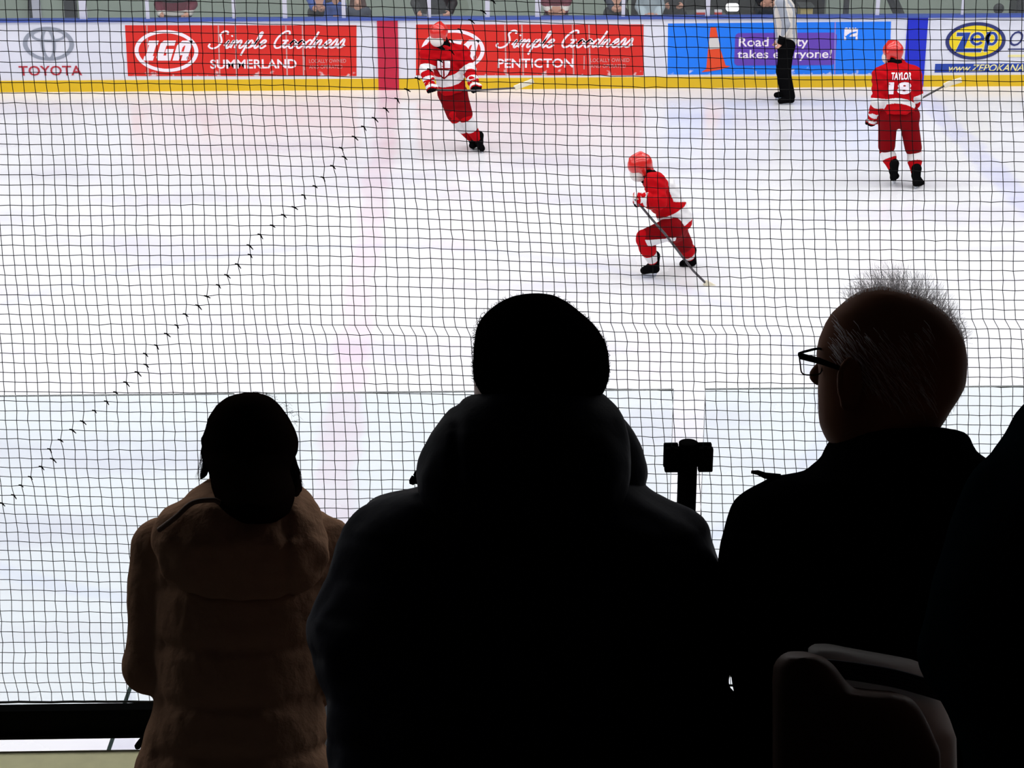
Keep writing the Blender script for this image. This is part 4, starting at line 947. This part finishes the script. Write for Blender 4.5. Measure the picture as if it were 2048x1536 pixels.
# ---- woman in the beige quilted coat, one row lower
ZW = 3.74
hw = [(790, 488, 522), (800, 460, 545), (815, 440, 560), (836, 428, 573), (862, 423, 584), (890, 420, 589), (915, 423, 584), (935, 434, 574), (960, 450, 556), (985, 468, 540)]
woman, WW = seated('woman', ZW, 'person in a beige quilted coat with dark tied-back hair, one row down on the left', hw, (-.085, .10), M['skin'], (370, 605, 1125), (300, 655, 1335), (400, 560, 1670), 4.12, neck_y=990)
S = Solid(.006)
loft(S, ZW, [(784, 497, 513), (788, 474, 530), (793, 459, 543), (802, 446, 554), (811, 436, 563), (836, 420, 581), (862, 415, 594), (882, 412, 600), (902, 413, 600), (922, 418, 592), (935, 428, 586), (950, 434, 592), (971, 440, 601), (990, 450, 602), (1000, 455, 600), (1018, 475, 594), (1034, 505, 570)], [(784, -.10), (900, -.11), (960, -.165), (1000, -.20), (1034, -.205)], [(780, .06), (880, .06), (935, .0), (1034, -.06)], 2.1, .02, True)
ln = []
for i in range(26):
    t = rng.uniform(0, 1); x0 = 416-8*rng.uniform(0, 1)
    ln.append(catmull([Q(x0, 870+20*t, ZW-.02), Q(x0-4-6*rng.uniform(), 905+15*t, ZW-.02), Q(x0-6-14*rng.uniform(), 945+20*rng.uniform(), ZW-.01)], 4))
for i in range(16): ln.append(catmull([Q(590, 930, ZW-.02), Q(596+8*rng.uniform(), 950, ZW-.02), Q(600+10*rng.uniform(), 972+10*rng.uniform(), ZW-.03)], 4))
for i in range(40):
    a = rng.uniform(-1.2, 1.2); cx_, cy_ = 506+95*math.sin(a), 880-95*math.cos(a); ln.append(np.array([Q(cx_, cy_, ZW-.02), Q(cx_+rng.uniform(-10, 10), cy_-2, ZW-.02), Q(cx_+rng.uniform(-20, 20)+2*math.sin(a), cy_-1+12*abs(math.sin(a)), ZW-.02)]))
join_build('hair', S, ln, .0004, M['hair_dk'], woman)
Solid(.005).chain([Q(421, 852, ZW-.03), Q(412, 880, ZW-.03), Q(412, 905, ZW-.03), Q(414, 930, ZW-.03), Q(407, 948, ZW-.03), Q(398, 962, ZW-.03)], [.009, .0075, .008, .007, .005, .0015], .01).build('loose_lock', M['hair_dk'], woman)
Solid(.005).chain([Q(580, 918, ZW-.03), Q(588, 945, ZW-.04), Q(592, 975, ZW-.05), Q(590, 1005, ZW-.09)], [.012, .010, .010, .008], .01).build('loose_lock', M['hair_dk'], woman)
def quilt(amp, ys, z, wd=.012, xr=None):
    us = [(768-y)*z/F for y in ys]
    def p(P):
        U = (P-CO)@EU; d = np.min([np.abs(U-q) for q in us], 0); m = 1.0 if xr is None else np.clip(((P-CO)@EX-(xr-1024)*z/F)/.02, 0, 1)
        return amp*m*np.exp(-(d/wd)**2)
    return p
def wrinkle(amp, fr, seed=0):
    r_ = np.random.default_rng(seed); K = r_.normal(0, fr, (7, 3)); ph = r_.uniform(0, 6.28, 7)
    return lambda P: amp*sum(np.sin(P@K[i]+ph[i]) for i in range(7))/2.6
S = Solid(.0075)
loft(S, ZW, [(1024, 345, 640), (1034, 325, 652), (1044, 318, 662), (1080, 312, 676), (1150, 310, 676), (1250, 313, 662), (1310, 316, 650), (1384, 317, 645), (1407, 313, 648), (1452, 297, 655), (1483, 288, 660), (1526, 276, 664), (1600, 262, 668)],
     [(1024, -.09), (1100, -.13), (1300, -.14), (1600, -.16)], .13, 2.3, .02)
sleeves(S, ZW, WW, [(318, 1092), (652, 1085)], [(296, 1335), (668, 1330)], .046, .018)
for i in (0, 1): S.cap(Q((318, 652)[i], 1092, ZW), Q((305, 665)[i], 1200, ZW), .05, .049, .015)
S.cap(Q(660, 1062, ZW+.06), Q(676, 1056, ZW+.10), .018, .015, .02)
S.post += [quilt(.009, (1166, 1282, 1392, 1488), ZW, .012, 322), wrinkle(.0013, 75, 3)]
coat = S.build('coat', M['coat_beige'], woman)
S = Solid(.0065)
loft(S, ZW, [(951, 432, 590), (960, 413, 598), (973, 394, 606), (980, 386, 616), (994, 376, 630), (1006, 353, 640), (1017, 330, 648), (1034, 316, 653), (1052, 311, 656), (1075, 318, 662), (1110, 332, 664), (1140, 348, 655), (1165, 375, 632), (1183, 430, 585)],
     [(951, -.05), (1000, -.14), (1080, -.18), (1183, -.15)], [(951, .06), (1000, .05), (1183, -.08)], 2.4)
S.post += [wrinkle(.0018, 70, 5), lambda P: .008*np.exp(-((((P-CO)@EX-(390-1024)*ZW/F-.25*((P-CO)@EU))/.008)**2)) + .008*np.exp(-((((P-CO)@EX-(590-1024)*ZW/F)/.008)**2))]
hood = S.build('hood', M['coat_beige'], woman)
MB().tube(list(catmull([Q(318, 1060, ZW-.15), Q(352, 1034, ZW-.175), Q(385, 1006, ZW-.175), Q(425, 1000, ZW-.17), Q(440, 1006, ZW-.165)], 8)), .005, 8).build('hood_lining', M['coat_lining'], hood, True)
MB().tube(list(catmull([Q(300, 1470, ZW-.02), Q(283, 1482, ZW), Q(272, 1498, ZW)], 5)), [.006]*10+[.002], 8).build('belt_tail', M['black'], woman, True)

# ---- man in the black hooded puffer jacket
ZM = 2.72
hm = [(596, 1040, 1110), (606, 1010, 1135), (630, 978, 1160), (657, 960, 1186), (685, 955, 1202), (710, 952, 1207), (742, 950, 1208), (770, 948, 1202), (790, 947, 1196), (815, 955, 1186), (845, 985, 1160), (870, 1020, 1125)]
man, WM = seated('man', ZM, 'person with short dark hair in a black hooded puffer jacket, centre of the row', hm, (-.095, .105), M['skin'], (800, 1280, 1110), (690, 1390, 1290), (950, 1130, 1850), 4.60)
S = Solid(.0055)
hr = [(588.5, 1052, 1090), (592, 1032, 1108), (598.6, 1012, 1122), (612, 990, 1143), (627, 972, 1161), (641, 961, 1178), (656, 953, 1192), (685, 949, 1210), (707, 947, 1215), (742, 947, 1217), (758, 948, 1215), (770, 953, 1211), (786, 962, 1204), (810, 985, 1180)]
loft(S, ZM, hr, -.105, [(588, .06), (680, .07), (740, .03), (810, .0)], 2.15, .02, True)
ln = []
hr_a = np.array(hr)
for i in range(420):
    y = rng.uniform(589, 775); sd = rng.choice([0, 1]); xl, xr = np.interp(y, hr_a[:, 0], hr_a[:, 1]), np.interp(y, hr_a[:, 0], hr_a[:, 2])
    x = (xl+2, xr-2)[sd] if rng.uniform() < .8 or y > 640 else rng.uniform(xl, xr)
    a = math.atan2(y-700, x-1082); nx, ny = math.cos(a), math.sin(a); L = rng.uniform(3, 8)*(1.4 if (y < 680 and x < 990) else 1); tx, ty = -ny*(1 if sd else 1), nx; w_ = rng.uniform(-.9, .9)
    d_ = rng.uniform(-.03, .02)
    ln.append([Q(x-nx*3, y-ny*3, ZM+d_), Q(x+nx*L*.5, y+ny*L*.5, ZM+d_), Q(x+nx*L+tx*L*w_, y+ny*L+ty*L*w_, ZM+d_)])
ln.append(catmull([Q(958, 645, ZM), Q(962, 630, ZM), Q(972, 624, ZM), Q(978, 627, ZM)], 5))
join_build('hair', S, ln, .0005, M['hair_black'], man)
S = Solid(.007)
mj = [(968, 845, 1288), (975, 835, 1294), (985, 792, 1308), (992, 767, 1322), (1000, 743, 1340), (1015, 726, 1370), (1035, 709, 1394), (1060, 694, 1410), (1085, 682, 1424), (1120, 672, 1440), (1160, 658, 1447), (1200, 638, 1449), (1240, 622, 1450), (1275, 618, 1452), (1300, 625, 1456), (1328, 635, 1464), (1342, 640, 1458), (1366, 648, 1455), (1380, 650, 1478), (1420, 655, 1480), (1480, 660, 1480), (1600, 670, 1470), (1760, 690, 1400)]
loft(S, ZM, mj, [(968, -.08), (1060, -.13), (1300, -.15), (1600, -.17)], .14, 2.35)
sleeves(S, ZM, WM, [(752, 1085), (1352, 1085)], [(686, 1270), (1370, 1275)], .046, .015)
S.post += [quilt(.0018, (1075, 1150, 1225, 1305, 1390, 1470), ZM, .008), wrinkle(.0016, 50, 8)]
S.build('jacket', M['nylon_navy'], man)
S = Solid(.006)
loft(S, ZM, [(826, 1010, 1225), (833, 985, 1243), (840, 960, 1253), (862, 920, 1270), (894, 885, 1287), (934, 865, 1298), (951, 862, 1300), (980, 866, 1293), (993, 870, 1284), (1012, 880, 1262)], -.06, .14, 2.4)
S.build('collar', M['nylon_navy'], man)
S = Solid(.006)
loft(S, ZM, [(786, 958, 1196), (790, 938, 1205), (798, 921, 1213), (806, 911, 1222), (815, 902, 1231), (834, 885, 1243), (865, 862, 1250), (900, 847, 1255), (920, 842, 1257), (950, 838, 1254), (975, 842, 1248), (1000, 855, 1236), (1030, 890, 1200), (1050, 950, 1140)],
     [(786, -.11), (850, -.16), (950, -.19), (1050, -.15)], [(786, .06), (850, .10), (950, .06), (1050, -.06)], 2.35)
S.post += [wrinkle(.0016, 40, 9), lambda P: .006*np.exp(-((((P-CO)@EX-(918-1024)*ZM/F)/.006)**2))]
hd_ = S.build('hood', M['nylon_navy'], man)
tg = MB()
for a, b in (((842, 940), (829, 953)), ((829, 953), (823, 969)), ((836, 950), (832, 968)), ((846, 946), (858, 965))):
    tg.tube([Q(*a, ZM-.03), Q((a[0]+b[0])/2-1, (a[1]+b[1])/2+2, ZM-.03), Q(*b, ZM-.03)], [.004, .005, .003], 7)
tg.build('hood_cord', M['black'], hd_, True)

# ---- older man turned to the left
ZO = 2.66; FO = nrmz(EX*-.8+ED*.6)
ho = [(572.5, 1748, 1776), (575, 1737, 1786), (578, 1728, 1793), (590, 1704, 1832), (602, 1690, 1859), (626, 1663, 1891), (650, 1650, 1910), (674, 1640.5, 1924), (699, 1634, 1931), (718, 1634.5, 1933), (735, 1639, 1933), (748, 1640, 1932), (771, 1637, 1930), (795, 1637.5, 1918), (819, 1638, 1901), (843, 1640, 1887), (855, 1643, 1876), (867, 1648, 1862), (880, 1655, 1845), (892, 1664, 1828)]
old, WO = seated('old', ZO, 'older person with wispy white hair and black-framed glasses, turned to the left', ho, (-.08, .085), M['skin_old'], (1575, 1945, 1090), (1510, 2000, 1300), (1670, 1840, 1850), 4.60, fwd=FO)
fs = Solid(.004)
fs.chain([Q(1644, 728, ZO+.03), Q(1635, 748, ZO+.035), Q(1633, 755, ZO+.035)], [.007, .009, .0085], .008).cap(Q(1641, 762, ZO+.03), Q(1638, 764, ZO+.03), .007, .005, .006)
fs.cap(Q(1645, 800, ZO+.03), Q(1641, 800, ZO+.03), .006, .005, .006).build('nose', M['skin_old'], old)
e = Solid(.0045); ec = Q(1700, 765, ZO-.075)
Re = np.stack([nrmz(EX+.3*ED), EU, nrmz(ED-.3*EX)], 1)
e.ell(ec, (.019, .034, .010), .008, Re).ell(ec-ED*.008+EX*.001, (.012, .026, .006), .004, Re, True).cap(ec-EU*.028, ec-EU*.030-EX*.004, .009, .008, .008).build('ear', M['skin_old'], old)
ln = []; ho_a = np.array(ho)
for i in range(1000):                                            # wispy crown
    t = rng.beta(1.3, 1.1); x = 1690+t*238; yb = np.interp(x, [1690, 1704, 1728, 1760, 1791, 1832, 1861, 1892, 1911, 1926, 1932], [602, 590, 578, 573, 577, 590, 602, 626, 650, 674, 698])
    L = rng.uniform(16, 58)*(.45+.55*math.sin(math.pi*min(max(t*1.05, .05), 1))); a = math.radians(rng.normal(112-78*t, 20)); sw = rng.normal(.35, .35)
    d_ = rng.uniform(-.045, .055); y0 = yb+3+abs(d_)*90
    p0 = np.array([x, y0]); p1 = p0+L*.55*np.array([math.cos(a), -math.sin(a)]); a2 = a+sw; p2 = p1+L*.55*np.array([math.cos(a2), -math.sin(a2)])
    ln.append(catmull([Q(*p0, ZO+d_), Q(*p1, ZO+d_), Q(*p2, ZO+d_)], 3))
for i in range(260):                                            # thin hair along the back of the head
    y = rng.uniform(640, 850); xr = np.interp(y, ho_a[:, 0], ho_a[:, 2]); d_ = rng.uniform(-.03, .03); q = rng.uniform(-3, 1)
    ln.append([Q(xr-5+q, y-rng.uniform(14, 30), ZO+d_), Q(xr-1+q, y-8, ZO+d_), Q(xr+rng.uniform(-4, 4)+q, y+rng.uniform(2, 12), ZO+d_)])
for i in range(330):                                            # combed side fringe from temple to nape
    t = rng.uniform(0, 1); x = 1655+t*200; y = 625+rng.uniform(0, 1)**.7*185*(.4+.6*t)+30*math.sin(t*3)+rng.normal(0, 8); cx_ = (x-1785)/150
    dd = -.082*math.sqrt(max(.05, 1-cx_*cx_*.9)); L = rng.uniform(16, 34)
    ln.append([Q(x, y, ZO+dd), Q(x+L*.5, y+L*.55, ZO+dd-.002), Q(x+L*.8, y+L*1.2, ZO+dd*.98)])
for i in range(26): ln.append([Q(1642, 790+rng.uniform(-3, 35), ZO), Q(1637, 795+i*1.2, ZO), Q(1633+rng.uniform(0, 3), 798+i*1.2, ZO)])
for i in range(18): ln.append([Q(1862+i, 868-i*.9, ZO), Q(1868+i, 866-i*.6, ZO-.02), Q(1872+i*.6, 868+rng.uniform(-4, 4), ZO-.02)])
strands_mesh(ln, .00026).build('hair', M['hair_white'], old)
# glasses
gl = empty('glasses', tuple(Q(1600, 712, ZO-.055)), None, None); gl.parent = old; gl.location = Vector(Q(1600, 712, ZO-.055))-old.location
def lens(c, name):
    ox, d0_ = c; pts = [Q(1598+ox, 707, ZO+d0_), Q(1612+ox, 702.5, ZO+d0_+.012), Q(1642+ox, 698, ZO+d0_+.040), Q(1645+ox, 722, ZO+d0_+.042), Q(1641+ox, 746, ZO+d0_+.040), Q(1622+ox, 750, ZO+d0_+.022), Q(1604.5+ox, 746.5, ZO+d0_+.006), Q(1600.5+ox, 728, ZO+d0_+.002), Q(1598+ox, 707, ZO+d0_)]
    q = catmull(pts, 5); r_ = [.0017 if (p@EU > np.mean(q@EU)+.006) else .0010 for p in q]
    o = MB().tube(list(q), r_, 6, 0, False).build('rim', M['black'], gl, True)
    c_ = q.mean(0); th = FO*.0012
    V = [c_+th, c_-th]+[p+th for p in q[:-1]]+[p-th for p in q[:-1]]; n = len(q)-1
    fc = [(0, 2+i, 2+(i+1) % n) for i in range(n)]+[(1, 2+n+(i+1) % n, 2+n+i) for i in range(n)]
    mesh_obj('lens', V, fc, thin_glass('lens_glass', (.97, .985, .985), .02), o)
lens((0, -.055), 'l'); lens((62, .0), 'r')
a, b, c = Q(1600, 712, ZO-.056), Q(1640, 722, ZO-.070), Q(1689, 740, ZO-.078)
tb = MB()
for (p, q, h0, h1) in ((a, b, .0042, .0042), (b, c, .0042, .003)):
    s_d = nrmz(np.cross(q-p, EU))*.0014; up0, up1 = EU*h0, EU*h1
    tb.add([p+up0+s_d, p-up0+s_d, p-up0-s_d, p+up0-s_d, q+up1+s_d, q-up1+s_d, q-up1-s_d, q+up1-s_d], [(0,1,2,3),(4,7,6,5),(0,4,5,1),(1,5,6,2),(2,6,7,3),(3,7,4,0)])
tb.build('temple', M['black'], gl)
S = Solid(.0065)
loft(S, ZO, [(854, 1720, 1884), (858, 1695, 1908), (863, 1680, 1924), (870, 1672, 1934), (886, 1660, 1939), (900, 1653, 1945), (918, 1645, 1970), (930, 1629, 1990), (945, 1613, 2004), (950, 1580, 2010), (955, 1545, 2014), (962, 1529, 2018), (977, 1513, 2028), (987, 1494, 2035), (1000, 1474, 2042), (1020, 1465, 2050), (1050, 1454, 2058), (1087, 1445, 2066), (1150, 1438, 2072), (1250, 1444, 2074), (1310, 1458, 2070), (1330, 1464, 2068), (1350, 1473, 2066), (1366, 1475, 2064), (1380, 1468, 2062), (1450, 1462, 2060), (1600, 1470, 2050), (1760, 1490, 2030)],
     [(854, -.09), (900, -.11), (980, -.13), (1150, -.15), (1600, -.17)], [(854, .085), (900, .10), (980, .11), (1150, .14), (1600, .14)], 2.4)
sleeves(S, ZO, WO, [(1530, 1040), (1985, 1040)], [(1520, 1300), (2000, 1300)], .047, .015)
S.post += [wrinkle(.0018, 38, 12)]
S.build('jacket', M['nylon_black'], old)
MB().tube([Q(1560, 956, ZO-.02), Q(1530, 951, ZO-.02), Q(1515, 945, ZO-.02), Q(1502.5, 944, ZO-.02)], [.006, .0045, .0035, .0022], 8).build('hood_cord', M['black'], old, True)

# ---- person at the right edge, head outside the frame
ZR = 2.05
hr_ = [(470, 2200, 2270), (500, 2150, 2320), (560, 2110, 2362), (640, 2098, 2376), (700, 2108, 2366), (760, 2140, 2330), (800, 2180, 2290)]
rp, WR2 = seated('rp', ZR, 'person in a dark teal jacket at the right edge, only one shoulder and arm showing', hr_, (-.095, .105), M['skin'], (2090, 2480, 1080), (1960, 2620, 1330), (2420, 2640, 2010), 5.05, kdx=.20)
S = Solid(.0065).ell(WR2['hc']+EU*.03-ED*.02, (.085, .11, .11), .02, np.stack([EX, ED, EU], 1)).box(WR2['hc']+ED*.12-EU*.03, (.07, .05, .09), .02, .01, np.stack([EX, ED, EU], 1), True); S.build('hair', M['hair_black'], rp)
S = Solid(.0065)
loft(S, ZR, [(800, 2085, 2400), (830, 2052, 2440), (870, 2028, 2480), (905, 2002, 2520), (925, 1987, 2550), (950, 1963, 2580), (1000, 1932, 2610), (1060, 1903, 2640), (1150, 1873, 2665), (1230, 1857, 2680), (1310, 1853, 2685), (1370, 1863, 2680), (1440, 1899, 2650), (1520, 1930, 2600), (1640, 1945, 2580)], [(800, -.08), (1000, -.13), (1640, -.15)], .13, 2.3)
sleeves(S, ZR, WR2, [(2020, 1010), (2560, 1010)], [(1945, 1300), (2610, 1300)], .05, .015)
S.post += [wrinkle(.0015, 38, 15)]
S.build('jacket', M['jacket_teal'], rp)

# ---- bag lying between the older man and the person at right
ZB = 2.30
bag = empty('shoulder_bag', tuple(Q(1770, 1470, ZB+.02)), 'pale bag with dark ribbed strap and brown flap beside the older man', 'bag')
S = Solid(.005); loft(S, ZB+.02, [(1308, 1640, 1690), (1318, 1630, 1750), (1335, 1640, 1850), (1350, 1650, 1885), (1400, 1680, 1900), (1460, 1780, 1915), (1540, 1800, 1915), (1720, 1800, 1915)], [(1308, .03), (1370, -.0), (1440, -.04), (1720, -.05)], .10, 2.6); S.build('bag_body', mat('bag_pale', srgb(250, 244, 238), .8, noise=(30, .05)), bag)
S = Solid(.005); loft(S, ZB-.03, [(1308, 1575, 1625), (1314, 1560, 1648), (1330, 1548, 1668), (1360, 1545, 1690), (1380, 1545, 1712), (1384, 1545, 1790), (1395, 1545, 1822), (1415, 1545, 1840), (1450, 1545, 1858), (1500, 1545, 1880), (1720, 1545, 1890)], -.03, .03, 2.5); S.build('flap', mat('bag_brown', srgb(92, 58, 40), .6), bag)
sp = catmull([Q(1650, 1336, ZB+.0), Q(1715, 1344, ZB-.0), Q(1790, 1357, ZB-.0), Q(1862, 1377, ZB-.0), Q(1900, 1390, ZB-.0)], 6)
tb = MB()
for j in range(5): tb.tube(list(sp+EU*(.008-.004*j)), .0028, 6)
tb.build('strap', mat('strap_navy', (.012, .013, .028), .7), bag, True)
